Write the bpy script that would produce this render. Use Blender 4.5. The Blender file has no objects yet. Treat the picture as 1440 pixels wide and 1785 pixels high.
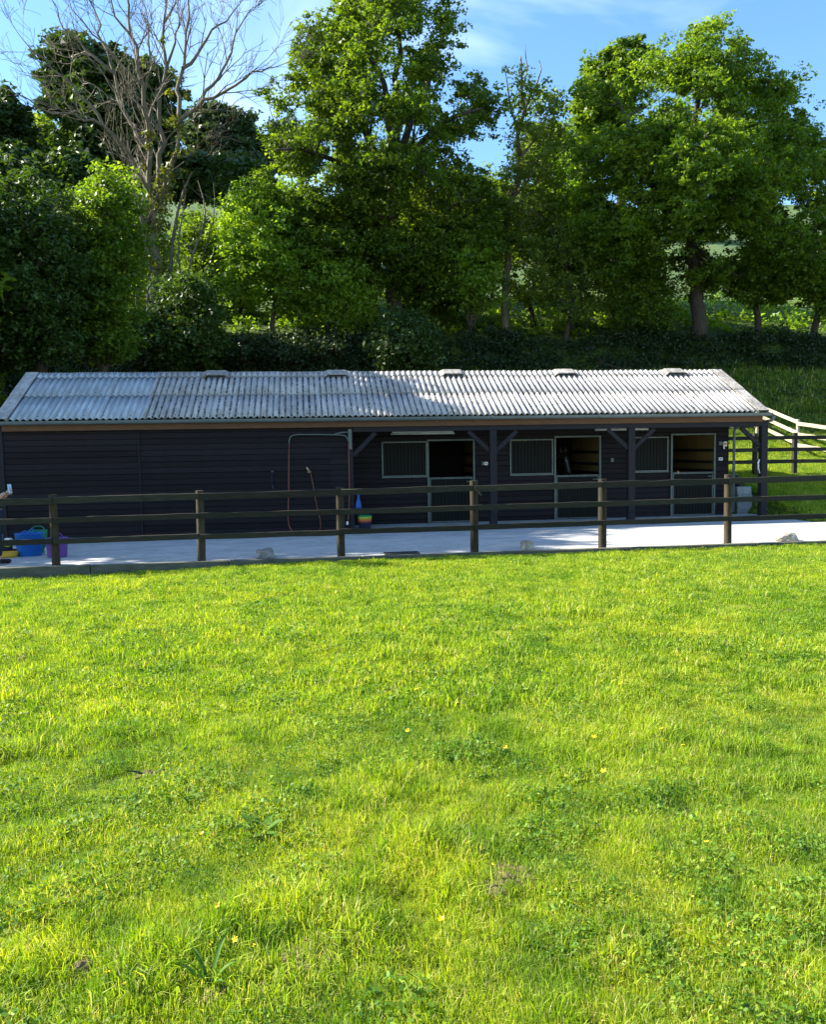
import bpy, bmesh, math, random
import numpy as np
from mathutils import Vector, Matrix, noise

random.seed(7)
RNG = np.random.default_rng(11)
R = math.radians
scene = bpy.context.scene
COL = scene.collection

# ------------------------------------------------------------------ camera, light, exposure
FPX, W0, H0 = 1444.0, 1440.0, 1785.0
CAM_Z, YAW, PITCH, ROLL = 1.81, R(7.4), R(4.4), R(0.95)
cam = bpy.data.cameras.new('camera')
cam.sensor_fit = 'HORIZONTAL'; cam.sensor_width = 36.0; cam.lens = FPX / W0 * 36.0
cam.clip_start = 0.05; cam.clip_end = 3000
camo = bpy.data.objects.new('camera', cam); COL.objects.link(camo)
_F = Vector((math.sin(YAW) * math.cos(PITCH), math.cos(YAW) * math.cos(PITCH), -math.sin(PITCH)))
_R0 = Vector((math.cos(YAW), -math.sin(YAW), 0)); _U0 = _R0.cross(_F)
_R = _R0 * math.cos(ROLL) - _U0 * math.sin(ROLL); _U = _U0 * math.cos(ROLL) + _R0 * math.sin(ROLL)
_m = Matrix((_R, _U, -_F)).transposed().to_4x4(); _m.translation = (0, 0, CAM_Z)
camo.matrix_world = _m
scene.camera = camo

SUN = Vector((-0.78, 0.26, 0.56)).normalized()
world = bpy.data.worlds.new('World'); scene.world = world; world.use_nodes = True
wn, wl = world.node_tree.nodes, world.node_tree.links
sky = wn.new('ShaderNodeTexSky'); sky.sky_type = 'NISHITA'; sky.sun_disc = False
sky.sun_elevation = math.asin(SUN.z); sky.sun_rotation = math.atan2(SUN.x, SUN.y) % (2 * math.pi)
sky.air_density = 1.0; sky.dust_density = 0.4; sky.ozone_density = 2.0
hs = wn.new('ShaderNodeHueSaturation'); hs.inputs['Saturation'].default_value = 1.2
wl.new(sky.outputs[0], hs.inputs['Color'])
# thin wisps of cloud
tc = wn.new('ShaderNodeTexCoord'); mp = wn.new('ShaderNodeMapping'); mp.inputs['Scale'].default_value = (1.0, 1.0, 2.2)
mp.inputs['Location'].default_value = (0.35, 0.1, 0.2)
nz = wn.new('ShaderNodeTexNoise'); nz.inputs['Scale'].default_value = 2.1; nz.inputs['Detail'].default_value = 6
nz.inputs['Roughness'].default_value = 0.5; nz.inputs['Distortion'].default_value = 0.6
cr = wn.new('ShaderNodeValToRGB'); cr.color_ramp.elements[0].position = 0.50; cr.color_ramp.elements[1].position = 0.80
mx = wn.new('ShaderNodeMixRGB'); mx.inputs[2].default_value = (5.2, 6.0, 7.0, 1)
wl.new(tc.outputs['Generated'], mp.inputs[0]); wl.new(mp.outputs[0], nz.inputs['Vector']); wl.new(nz.outputs[0], cr.inputs[0])
wl.new(cr.outputs[0], mx.inputs[0]); wl.new(hs.outputs[0], mx.inputs[1])
wl.new(mx.outputs[0], wn['Background'].inputs[0]); wn['Background'].inputs[1].default_value = 0.095

sl = bpy.data.lights.new('sun', 'SUN'); sl.energy = 5.0; sl.angle = R(0.53); sl.color = (1.0, 0.93, 0.80)
so = bpy.data.objects.new('sun', sl); COL.objects.link(so)
so.rotation_euler = SUN.to_track_quat('Z', 'Y').to_euler(); so.location = (-30, 5, 30)
scene.view_settings.view_transform = 'Standard'; scene.view_settings.look = 'None'
scene.view_settings.gamma = 1.0; scene.view_settings.use_curve_mapping = False
scene.view_settings.exposure = 1.88
scene.render.engine = 'CYCLES'
scene.cycles.max_bounces = 8; scene.cycles.diffuse_bounces = 4; scene.cycles.transmission_bounces = 4

# ------------------------------------------------------------------ geometry helpers
def at(px, py, Y):
    d = _F + _R * (px - W0 / 2) / FPX - _U * (py - H0 / 2) / FPX
    return Vector((0, 0, CAM_Z)) + d * (Y / d.y)

def sm(t):
    t = np.clip(t, 0, 1); return t * t * (3 - 2 * t)

YE, ZE, YR, ZR = 19.5, 2.58, 21.9, 3.78          # eave and ridge
XL, XR = -6.66, 11.38                            # ends of the roof
YF, YW, YB = 19.7, 21.0, 24.05                   # front wall, recessed wall, back wall
YK = 14.2                                        # near edge of the yard
BP_Y = [14.2, 17.6, 18.2, 20.3, 23.0, 26.0, 30.0, 35.0, 36.5, 37.5, 40.0, 45.0, 120, 200, 400]
BP_Z = [-.5, -.4, -.12, .34, .82, 1.32, 2.4, 4.5, 5.2, 6.5, 7.2, 8.9, 37.0, 55, 80]

def terrain(x, y):
    x = np.asarray(x, float); y = np.asarray(y, float)
    t = np.clip(y / 14.1, -1.5, 1)
    front = 0.31 * (1 - t) - 0.085
    front = front + 0.035 * np.sin(x * .9 + y * .5) * np.sin(y * .7 - x * .3) * np.clip(1 - t, 0, 1) ** .5 * 1.2
    front = front - 0.13 * sm((1.0 - x) / 6.5) * sm((t - .3) / .7)
    back = np.interp(y, BP_Y, BP_Z)
    back = back + 0.10 * np.sin(x * .35 + 1) * sm((y - 24) / 10) + 0.5 * np.sin(x * .11 + y * .05) * sm((y - 45) / 30)
    w_ = np.where(y < 21.4, sm((x - 12.0) / .4), sm((x - 11.50) / .12)); back = np.where(y < 29, back * w_ + (1 - w_) * np.interp(y, [14, 24.8, 29], [-.5, -.45, np.interp(29., BP_Y, BP_Z)]), back)
    return np.where(y <= 14.15, front, back)

def tz(x, y): return float(terrain(x, y))

def ground_hit(px, py):
    lo = None
    y = 1.5
    while y < 13.9:
        p = at(px, py, y)
        if p.z <= tz(p.x, p.y): return Vector((p.x, p.y, tz(p.x, p.y)))
        y += 0.02
    p = at(px, py, 13.9); return Vector((p.x, 13.9, tz(p.x, 13.9)))

def props(o, label=None, cat=None, group=None, kind=None):
    if label: o['label'] = label
    if cat: o['category'] = cat
    if group: o['group'] = group
    if kind: o['kind'] = kind
    return o

def link(name, me, mat=None, parent=None, loc=None, rot=None, kind=None, label=None):
    o = bpy.data.objects.new(name, me); COL.objects.link(o)
    if mat is not None and me is not None and len(me.materials) == 0:
        for m in (mat if isinstance(mat, (list, tuple)) else [mat]): me.materials.append(m)
    if parent is not None: o.parent = parent
    if loc is not None: o.location = loc
    if rot is not None: o.rotation_euler = rot
    if kind: o['kind'] = kind
    if label: o['label'] = label
    return o

def empty(name, loc=(0, 0, 0), rz=0, label=None, cat=None, group=None, parent=None, kind=None):
    o = bpy.data.objects.new(name, None); COL.objects.link(o); o.location = loc; o.rotation_euler = (0, 0, rz)
    o.empty_display_size = .2
    if parent: o.parent = parent
    return props(o, label, cat, group, kind)

class MB:
    """collects boxes, tubes and such into one mesh"""
    def __init__(s): s.v = []; s.f = []; s.m = []; s.sm = []
    def add(s, vs, fs, m=0, smooth=False):
        n = len(s.v); s.v += [tuple(v) for v in vs]; s.f += [tuple(i + n for i in f) for f in fs]
        s.m += [m] * len(fs); s.sm += [smooth] * len(fs); return s
    def box(s, c, d, rot=None, m=0, jit=0.0, bev=0.0):
        hx, hy, hz = d[0] / 2, d[1] / 2, d[2] / 2
        M = rot if rot is not None else Matrix.Identity(3)
        c = Vector(c)
        if bev <= 0:
            vs = []
            for sx in (-1, 1):
                for sy in (-1, 1):
                    for sz in (-1, 1):
                        vs.append(c + M @ Vector((sx * hx + random.uniform(-jit, jit), sy * hy + random.uniform(-jit, jit), sz * hz + random.uniform(-jit, jit))))
            return s.add(vs, [(0, 1, 3, 2), (4, 6, 7, 5), (0, 4, 5, 1), (2, 3, 7, 6), (0, 2, 6, 4), (1, 5, 7, 3)], m)
        bm = bmesh.new(); bmesh.ops.create_cube(bm, size=1)
        for v in bm.verts: v.co = Vector((v.co.x * d[0], v.co.y * d[1], v.co.z * d[2]))
        bmesh.ops.bevel(bm, geom=bm.edges[:], offset=bev, segments=1, affect='EDGES')
        vs = [c + M @ (v.co + Vector([random.uniform(-jit, jit) for _ in range(3)])) for v in bm.verts]
        fs = [[v.index for v in f.verts] for f in bm.faces]; bm.free()
        return s.add(vs, fs, m)
    def beam(s, a, b, w, h, m=0, bev=0.0):
        a, b = Vector(a), Vector(b); d = b - a
        q = d.to_track_quat('X', 'Z').to_matrix()
        return s.box((a + b) / 2, (d.length, w, h), q, m, bev=bev)
    def tube(s, pts, rad, n=8, m=0, caps=True):
        pts = [Vector(p) for p in pts]; k = len(pts)
        if not isinstance(rad, (list, tuple)): rad = [rad] * k
        vs = []; up = Vector((0, 0, 1))
        t0 = (pts[1] - pts[0]).normalized()
        u = t0.cross(up) if abs(t0.z) < .95 else t0.cross(Vector((1, 0, 0)))
        u.normalize()
        for i, p in enumerate(pts):
            t = (pts[min(i + 1, k - 1)] - pts[max(i - 1, 0)]).normalized()
            u = (u - t * u.dot(t)).normalized(); w = t.cross(u)
            for j in range(n):
                a = 2 * math.pi * j / n
                vs.append(p + (u * math.cos(a) + w * math.sin(a)) * rad[i])
        fs = [(i * n + j, i * n + (j + 1) % n, (i + 1) * n + (j + 1) % n, (i + 1) * n + j) for i in range(k - 1) for j in range(n)]
        s.add(vs, fs, m, True)
        if caps:
            b = len(s.v) - len(vs)
            s.f.append(tuple(b + j for j in reversed(range(n)))); s.m.append(m); s.sm.append(False)
            s.f.append(tuple(b + (k - 1) * n + j for j in range(n))); s.m.append(m); s.sm.append(False)
        return s
    def lathe(s, prof, c, n=20, m=0, sx=1, sy=1):
        c = Vector(c); vs = []
        for r, z in prof:
            for j in range(n):
                a = 2 * math.pi * j / n; vs.append(c + Vector((r * math.cos(a) * sx, r * math.sin(a) * sy, z)))
        fs = [(i * n + j, i * n + (j + 1) % n, (i + 1) * n + (j + 1) % n, (i + 1) * n + j) for i in range(len(prof) - 1) for j in range(n)]
        return s.add(vs, fs, m, True)
    def mesh(s, name):
        me = bpy.data.meshes.new(name); me.from_pydata(s.v, [], s.f); 
        me.polygons.foreach_set('material_index', s.m); me.polygons.foreach_set('use_smooth', s.sm); me.update()
        bm = bmesh.new(); bm.from_mesh(me); bmesh.ops.recalc_face_normals(bm, faces=bm.faces[:]); bm.to_mesh(me); bm.free()
        return me
    def build(s, name, mat, parent=None, loc=None, rot=None, kind=None, label=None):
        return link(name, s.mesh(name), mat, parent, loc, rot, kind, label)

def np_mesh(name, V, nper, attr=None):
    """V: (N*nper,3) vertices, each nper of them one polygon"""
    n = len(V) // nper
    me = bpy.data.meshes.new(name)
    me.vertices.add(len(V)); me.vertices.foreach_set('co', np.ascontiguousarray(V, dtype=np.float32).ravel())
    me.loops.add(len(V)); me.loops.foreach_set('vertex_index', np.arange(len(V), dtype=np.int32))
    me.polygons.add(n); me.polygons.foreach_set('loop_start', np.arange(0, len(V), nper, dtype=np.int32))
    me.update(calc_edges=True)
    if attr is not None:
        a = me.attributes.new('tint', 'FLOAT', 'FACE'); a.data.foreach_set('value', np.asarray(attr, dtype=np.float32))
    return me

# ------------------------------------------------------------------ materials
def nodes(name):
    m = bpy.data.materials.new(name); m.use_nodes = True
    nt = m.node_tree; return m, nt, nt.nodes['Principled BSDF'], nt.nodes['Material Output']

def nz_node(nt, scale, detail=5, rough=.6, vec=None, scl=None, coord='Object'):
    t = nt.nodes.new('ShaderNodeTexCoord'); n = nt.nodes.new('ShaderNodeTexNoise')
    n.inputs['Scale'].default_value = scale; n.inputs['Detail'].default_value = detail; n.inputs['Roughness'].default_value = rough
    if coord == 'World':
        g = nt.nodes.new('ShaderNodeNewGeometry'); src = g.outputs['Position']
    else: src = t.outputs[coord]
    if scl:
        mpn = nt.nodes.new('ShaderNodeMapping'); mpn.inputs['Scale'].default_value = scl
        nt.links.new(src, mpn.inputs[0]); src = mpn.outputs[0]
    nt.links.new(src, n.inputs['Vector']); return n

def ramp(nt, src, stops):
    c = nt.nodes.new('ShaderNodeValToRGB'); e = c.color_ramp.elements
    while len(e) < len(stops): e.new(.5)
    for i, (p, col) in enumerate(stops):
        e[i].position = p; e[i].color = (*col, 1) if len(col) == 3 else col
    nt.links.new(src, c.inputs[0]); return c

def mixc(nt, fac, a, b, mode='MIX'):
    m = nt.nodes.new('ShaderNodeMixRGB'); m.blend_type = mode
    for i, v in ((0, fac), (1, a), (2, b)):
        if hasattr(v, 'links'): nt.links.new(v, m.inputs[i])
        elif isinstance(v, (int, float)): m.inputs[i].default_value = v
        else: m.inputs[i].default_value = (*v, 1)
    return m.outputs[0]

def bump(nt, b, src, strength=.3, dist=.01):
    n = nt.nodes.new('ShaderNodeBump'); n.inputs['Strength'].default_value = strength; n.inputs['Distance'].default_value = dist
    nt.links.new(src, n.inputs['Height']); nt.links.new(n.outputs[0], b.inputs['Normal'])

def m_simple(name, c1, c2=None, scale=6, rough=.7, scl=None, bmp=.2, dist=.005, metal=0, spec=.3, coord='Object', vary=0):
    m, nt, b, o = nodes(name)
    c2 = c2 or tuple(x * .7 for x in c1)
    n = nz_node(nt, scale, scl=scl, coord=coord)
    r = ramp(nt, n.outputs[0], [(.3, c2), (.7, c1)])
    nt.links.new(r.outputs[0], b.inputs['Base Color'])
    if vary:
        oi = nt.nodes.new('ShaderNodeObjectInfo'); rv = ramp(nt, oi.outputs['Random'], [(0, (1 - vary,) * 3), (1, (1 + vary,) * 3)])
        nt.links.new(mixc(nt, 1.0, r.outputs[0], rv.outputs[0], 'MULTIPLY'), b.inputs['Base Color'])
    b.inputs['Roughness'].default_value = rough; b.inputs['Metallic'].default_value = metal
    b.inputs['Specular IOR Level'].default_value = spec
    if bmp: bump(nt, b, n.outputs[0], bmp, dist)
    return m

def m_leaf(name, dark, light, trans=.45, tcol=None, patch=.25, rough=.5, spec=.35):
    m, nt, b, o = nodes(name)
    at_ = nt.nodes.new('ShaderNodeAttribute'); at_.attribute_name = 'tint'
    r = ramp(nt, at_.outputs['Fac'], [(0, dark), (1, light)])
    n = nz_node(nt, patch, 3, coord='World')
    v = ramp(nt, n.outputs[0], [(.3, (.75, .8, .8)), (.7, (1.15, 1.1, 1.0))])
    c = mixc(nt, 1.0, r.outputs[0], v.outputs[0], 'MULTIPLY')
    nt.links.new(c, b.inputs['Base Color']); b.inputs['Roughness'].default_value = rough
    b.inputs['Specular IOR Level'].default_value = spec
    t = nt.nodes.new('ShaderNodeBsdfTranslucent')
    tc_ = mixc(nt, 1.0, c, tcol or (1.5, 1.45, .38), 'MULTIPLY'); nt.links.new(tc_, t.inputs[0])
    mixs = nt.nodes.new('ShaderNodeMixShader'); mixs.inputs[0].default_value = trans
    nt.links.new(b.outputs[0], mixs.inputs[1]); nt.links.new(t.outputs[0], mixs.inputs[2]); nt.links.new(mixs.outputs[0], o.inputs[0])
    return m

def m_blade(name, cols, trans=.45, dry=(.50, .46, .20)):
    m, nt, b, o = nodes(name)
    oi = nt.nodes.new('ShaderNodeObjectInfo')
    at_ = nt.nodes.new('ShaderNodeAttribute'); at_.attribute_name = 'tint'
    r = ramp(nt, at_.outputs['Fac'], [(0, cols[0]), (.5, cols[1]), (.9, cols[2]), (1, dry)])
    n = nz_node(nt, .45, 4, coord='World')
    v = ramp(nt, n.outputs[0], [(.3, (.70, .82, .78)), (.52, (1.02, 1, 1)), (.72, (1.30, 1.10, .95))])
    n2 = nz_node(nt, 3.5, 3, coord='World')
    v2 = ramp(nt, n2.outputs[0], [(.34, (.55, .70, .68)), (.56, (1.08, 1.05, 1.0))])
    c = mixc(nt, 1.0, r.outputs[0], v.outputs[0], 'MULTIPLY'); c = mixc(nt, 1.0, c, v2.outputs[0], 'MULTIPLY')
    nt.links.new(c, b.inputs['Base Color']); b.inputs['Roughness'].default_value = .55; b.inputs['Specular IOR Level'].default_value = .25
    t = nt.nodes.new('ShaderNodeBsdfTranslucent')
    tc_ = mixc(nt, 1.0, c, (1.42, 1.36, .4), 'MULTIPLY'); nt.links.new(tc_, t.inputs[0])
    mixs = nt.nodes.new('ShaderNodeMixShader'); mixs.inputs[0].default_value = trans
    nt.links.new(b.outputs[0], mixs.inputs[1]); nt.links.new(t.outputs[0], mixs.inputs[2]); nt.links.new(mixs.outputs[0], o.inputs[0])
    return m

M = {}
M['stain'] = m_simple('dark_stained_board', (.0150, .0115, .0135), (.0075, .006, .0075), 3, .65, (1, 1, 14), .25, .004, 0, .16, 'Object', .32)
M['stain2'] = m_simple('dark_stained_post', (.019, .017, .021), (.011, .010, .013), 5, .6, (6, 6, 1), .2, .003, 0, .2)
M['shutter'] = m_simple('dark_green_board', (.0075, .009, .006), (.004, .005, .0035), 4, .6, (14, 1, 1), .2, .003, 0, .15)
M['fascia'] = m_simple('brown_fascia', (.14, .060, .022), (.08, .036, .014), 4, .6, (1, 5, 12), .15, .003)
M['gutter'] = m_simple('grey_gutter_plastic', (.13, .16, .16), (.09, .11, .11), 3, .4, None, .05, .001, 0, .5)
M['galv'] = m_simple('galvanised_metal', (.12, .145, .135), (.075, .09, .085), 9, .45, None, .05, .001, .4, .5)
M['white'] = m_simple('white_plastic', (.72, .72, .68), (.6, .6, .56), 5, .4, None, 0)
M['plaster'] = m_simple('plywood_lining', (.30, .205, .07), (.20, .135, .05), 3, .7, (2, 2, 1), .1)
M['dirtfloor'] = m_simple('stall_floor', (.12, .10, .07), (.07, .06, .04), 5, .9)
M['rail'] = m_simple('weathered_dark_rail', (.034, .030, .020), (.012, .0115, .008), 4, .75, (1, 12, 12), .5, .006, 0, .25, 'Object', .35)
M['post'] = m_simple('weathered_post', (.058, .045, .027), (.022, .018, .011), 5, .8, (7, 7, 1.2), .6, .008, 0, .2, 'Object', .25)
M['pale'] = m_simple('pale_new_timber', (.42, .37, .27), (.30, .26, .18), 4, .75, (1, 8, 8), .3, .004)
M['soil'] = m_simple('dry_soil', (.21, .145, .085), (.06, .042, .024), 60, .95, None, .8, .02)
M['red'] = m_simple('orange_red_hose', (.22, .062, .035), (.15, .042, .028), 9, .45, None, 0)
M['brass'] = m_simple('brass_nozzle', (.36, .27, .16), (.28, .2, .1), 9, .4, None, 0, metal=.5)
M['blue'] = m_simple('blue_rubber', (.010, .12, .45), (.008, .09, .34), 3, .45, None, 0)
M['blue2'] = m_simple('bright_blue_plastic', (.015, .09, .34), (.012, .07, .26), 3, .4, None, 0)
M['purple'] = m_simple('purple_rubber', (.15, .07, .30), (.11, .05, .22), 3, .45, None, 0)
M['green'] = m_simple('green_rubber', (.012, .20, .10), (.01, .14, .07), 3, .45, None, 0)
M['yellow'] = m_simple('ochre_yellow_plastic', (.62, .36, .03), (.5, .28, .02), 3, .45, None, 0)
M['lime'] = m_simple('lime_plastic', (.35, .6, .05), (.25, .5, .04), 3, .45, None, 0)
M['orange'] = m_simple('orange_plastic', (.6, .2, .04), (.5, .16, .03), 3, .45, None, 0)
M['rose'] = m_simple('red_plastic', (.4, .04, .05), (.3, .03, .04), 3, .45, None, 0)
M['black'] = m_simple('black_rubber', (.015, .015, .017), (.01, .01, .012), 5, .5, None, 0)
M['navycloth'] = m_simple('dark_navy_cloth', (.018, .024, .05), (.010, .014, .03), 20, .9, None, .2)
M['skin'] = m_simple('skin', (.50, .30, .22), (.44, .25, .18), 12, .5, None, 0)
M['hair'] = m_simple('brown_hair', (.08, .045, .025), (.04, .022, .012), 20, .6, (1, 1, .2), .4)
M['phone'] = m_simple('pale_blue_phone_case', (.30, .52, .72), (.26, .46, .66), 9, .35, None, 0)
M['stone'] = m_simple('grey_stone', (.30, .28, .25), (.12, .12, .11), 9, .9, None, .8, .02)
M['stone2'] = m_simple('pale_stone', (.48, .43, .34), (.17, .15, .12), 7, .9, None, .8, .02)
M['block'] = m_simple('concrete_block', (.33, .35, .35), (.18, .20, .20), 6, .9, None, .6, .01)
M['bark'] = m_simple('bark_grey_brown', (.075, .062, .045), (.03, .025, .018), 3, .9, (6, 6, 1), .8, .03)
M['bark_pale'] = m_simple('bark_pale_ash', (.19, .165, .115), (.08, .068, .045), 2.5, .9, (5, 5, 1), .7, .03)
M['moss'] = m_simple('roof_moss', (.07, .06, .04), (.035, .035, .025), 30, .95)
M['iron'] = m_simple('drain_iron', (.06, .06, .06), (.04, .04, .04), 9, .6, None, 0, metal=.3)

def roof_mat(name, base, dark, speck, lichen, spk_lo, spk_hi, furrow=None):
    m, nt, b, o = nodes(name)
    n = nz_node(nt, 1.6, 5, coord='World'); r = ramp(nt, n.outputs[0], [(.3, dark), (.68, base)])
    n2 = nz_node(nt, 34, 3, .7, coord='World'); s = ramp(nt, n2.outputs[0], [(spk_lo, (0, 0, 0)), (spk_hi, (1, 1, 1))])
    c = mixc(nt, s.outputs[0], r.outputs[0], speck)
    n3 = nz_node(nt, 11, 4, .6, coord='World'); s3 = ramp(nt, n3.outputs[0], [(.58, (0, 0, 0)), (.68, (.8, .8, .8))])
    c = mixc(nt, s3.outputs[0], c, lichen)
    oi = nt.nodes.new('ShaderNodeObjectInfo'); rv = ramp(nt, oi.outputs['Random'], [(0, (.84, .84, .85)), (1, (1.12, 1.11, 1.09))]); c = mixc(nt, 1.0, c, rv.outputs[0], 'MULTIPLY')
    nst = nz_node(nt, 9, 4, .6, scl=(1, .12, 1)); rst = ramp(nt, nst.outputs[0], [(.42, (.74, .73, .71)), (.6, (1.05, 1.05, 1.05))]); c = mixc(nt, 1.0, c, rst.outputs[0], 'MULTIPLY')
    # dirt plus painted shade in the furrows of the corrugation
    tco = nt.nodes.new('ShaderNodeTexCoord'); sx_ = nt.nodes.new('ShaderNodeSeparateXYZ'); nt.links.new(tco.outputs['Object'], sx_.inputs[0])
    if furrow:
        rr_ = ramp(nt, sx_.outputs['Z'], [(0.0, (1, 1, 1)), (.012, (0, 0, 0))]); rr_.color_ramp.interpolation = 'EASE'
        off_ = nt.nodes.new('ShaderNodeMath'); off_.operation = 'ADD'; off_.inputs[1].default_value = .026; nt.links.new(sx_.outputs['Z'], off_.inputs[0]); nt.links.new(off_.outputs[0], rr_.inputs[0])
        n4 = nz_node(nt, 1.5, 4, .6, scl=(1, .35, 1), coord='World'); r4 = ramp(nt, n4.outputs[0], [(.3, (.25,) * 3), (.62, (.95,) * 3)])
        f_ = mixc(nt, 1.0, rr_.outputs[0], r4.outputs[0], 'MULTIPLY'); c = mixc(nt, f_, c, furrow)
    nt.links.new(c, b.inputs['Base Color']); b.inputs['Roughness'].default_value = .62; b.inputs['Specular IOR Level'].default_value = .35
    bump(nt, b, n2.outputs[0], .25, .006); return m
M['sheet_old'] = roof_mat('weathered_fibre_cement', (.53, .505, .48), (.38, .365, .35), (.13, .115, .10), (.62, .60, .56), .60, .70, (.10, .085, .07))
M['sheet_new'] = roof_mat('newer_blue_grey_sheet', (.46, .50, .53), (.40, .43, .46), (.26, .28, .30), (.44, .47, .50), .74, .80, (.24, .26, .28))
M['sheet_new'].node_tree.nodes['Principled BSDF'].inputs['Roughness'].default_value = .38
M['barge'] = roof_mat('mossy_barge_capping', (.46, .43, .40), (.28, .26, .23), (.07, .06, .045), (.6, .58, .54), .50, .60)

# concrete slab
m, nt, b, o = nodes('pale_concrete')
n = nz_node(nt, 1.1, 6, .65, scl=(1, 2.2, 1), coord='World'); r = ramp(nt, n.outputs[0], [(.28, (.27, .275, .27)), (.6, (.42, .42, .405)), (.8, (.50, .49, .465))])
n2 = nz_node(nt, 5, 6, .7, scl=(1, 3.5, 1), coord='World'); s = ramp(nt, n2.outputs[0], [(.52, (0, 0, 0)), (.64, (.85, .85, .85))])
c = mixc(nt, s.outputs[0], r.outputs[0], (.17, .18, .17))
n3 = nz_node(nt, 60, 2, .6, coord='World')
nt.links.new(c, b.inputs['Base Color']); b.inputs['Roughness'].default_value = .8
bump(nt, b, n3.outputs[0], .3, .004); M['concrete'] = m
M['kerb'] = m_simple('kerb_concrete', (.13, .125, .095), (.06, .062, .04), 4, .9, (1, 3, 3), .5, .01)

# ground
m, nt, b, o = nodes('grassy_ground')
n = nz_node(nt, .8, 6, .6, coord='World'); r = ramp(nt, n.outputs[0], [(.3, (.045, .075, .014)), (.6, (.085, .13, .022)), (.8, (.12, .14, .03))])
n2 = nz_node(nt, 25, 4, .7, coord='World'); r2 = ramp(nt, n2.outputs[0], [(.35, (.5, .5, .5)), (.65, (1.2, 1.2, 1.2))])
c = mixc(nt, 1.0, r.outputs[0], r2.outputs[0], 'MULTIPLY')
nt.links.new(c, b.inputs['Base Color']); b.inputs['Roughness'].default_value = .9; b.inputs['Specular IOR Level'].default_value = .1
bump(nt, b, n2.outputs[0], .9, .05); M['ground'] = m
m, nt, b, o = nodes('distant_pasture')
n = nz_node(nt, .12, 6, .6, scl=(1, 1, 3), coord='World'); r = ramp(nt, n.outputs[0], [(.3, (.032, .075, .015)), (.55, (.065, .12, .02)), (.72, (.14, .15, .045))])
n2 = nz_node(nt, 2.5, 5, .7, coord='World'); r2 = ramp(nt, n2.outputs[0], [(.3, (.65, .65, .65)), (.7, (1.15, 1.15, 1.15))])
c = mixc(nt, 1.0, r.outputs[0], r2.outputs[0], 'MULTIPLY'); nt.links.new(c, b.inputs['Base Color']); b.inputs['Roughness'].default_value = .95
bump(nt, b, n2.outputs[0], .8, .2); M['pasture'] = m

M['leaf_oak'] = m_leaf('leaf_oak', (.040, .095, .012), (.18, .265, .028), .55)
M['leaf_syc'] = m_leaf('leaf_sycamore', (.046, .112, .012), (.20, .30, .028), .55)
M['leaf_hazel'] = m_leaf('leaf_hazel', (.075, .17, .016), (.25, .37, .04), .55)
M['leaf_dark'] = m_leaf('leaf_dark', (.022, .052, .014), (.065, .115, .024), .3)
M['leaf_shaded'] = m_leaf('leaf_shaded_green', (.020, .052, .012), (.075, .135, .020), .35)  # dark leaf colour stands for the shade over the left bank
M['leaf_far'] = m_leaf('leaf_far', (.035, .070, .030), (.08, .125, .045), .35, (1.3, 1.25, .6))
M['leaf_ash'] = m_leaf('leaf_ash', (.070, .135, .02), (.21, .28, .045), .55)
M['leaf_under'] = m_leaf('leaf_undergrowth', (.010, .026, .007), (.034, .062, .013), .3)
M['leaf_ivy'] = m_leaf('leaf_ivy', (.06, .085, .012), (.17, .19, .025), .3)
M['blade'] = m_blade('grass_blade', [(.095, .185, .010), (.205, .33, .012), (.37, .46, .035)])
M['blade2'] = m_blade('bank_grass_blade', [(.045, .105, .010), (.10, .19, .014), (.19, .27, .025)])
M['clover'] = m_blade('clover_leaf', [(.07, .165, .016), (.14, .25, .02), (.25, .35, .04)], .4, (.30, .36, .10))
M['petal'] = m_simple('yellow_petal', (.85, .62, .02), (.75, .5, .01), 9, .4, None, 0)

# ------------------------------------------------------------------ ground
def grid_mesh(name, xs, ys, fn):
    X, Y = np.meshgrid(xs, ys); Z = fn(X, Y); V = np.stack([X, Y, Z], -1).reshape(-1, 3)
    nx, ny = len(xs), len(ys)
    F = [(j * nx + i, j * nx + i + 1, (j + 1) * nx + i + 1, (j + 1) * nx + i) for j in range(ny - 1) for i in range(nx - 1)]
    me = bpy.data.meshes.new(name); me.from_pydata(V.tolist(), [], F); me.polygons.foreach_set('use_smooth', [True] * len(F)); me.update(); return me
xs = np.concatenate([np.linspace(-40, -14, 14), np.linspace(-13, 18, 125), np.linspace(19, 46, 14)])
link('meadow', grid_mesh('meadow', xs, np.linspace(-18, 14.14, 140), terrain), M['ground'], kind='structure')
ysb = np.concatenate([np.linspace(14.14, 46, 110)])
xs2 = np.concatenate([np.linspace(-60, -16, 20), np.linspace(-15, 30, 120), np.linspace(31, 75, 20)])
link('grass_bank', grid_mesh('grass_bank', xs2, ysb, lambda x, y: np.where(y < 14.3, -.5, terrain(x, y))), M['ground'], kind='structure')
link('hillside', grid_mesh('hillside', np.concatenate([np.linspace(-400, -90, 16), np.linspace(-85, 115, 120), np.linspace(125, 400, 14)]), np.concatenate([np.linspace(43.5, 130, 64), np.linspace(140, 400, 14)]),
     lambda x, y: terrain(x, y) - np.interp(y, [43.5, 46.5], [.6, .0])), M['pasture'], kind='structure')

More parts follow.
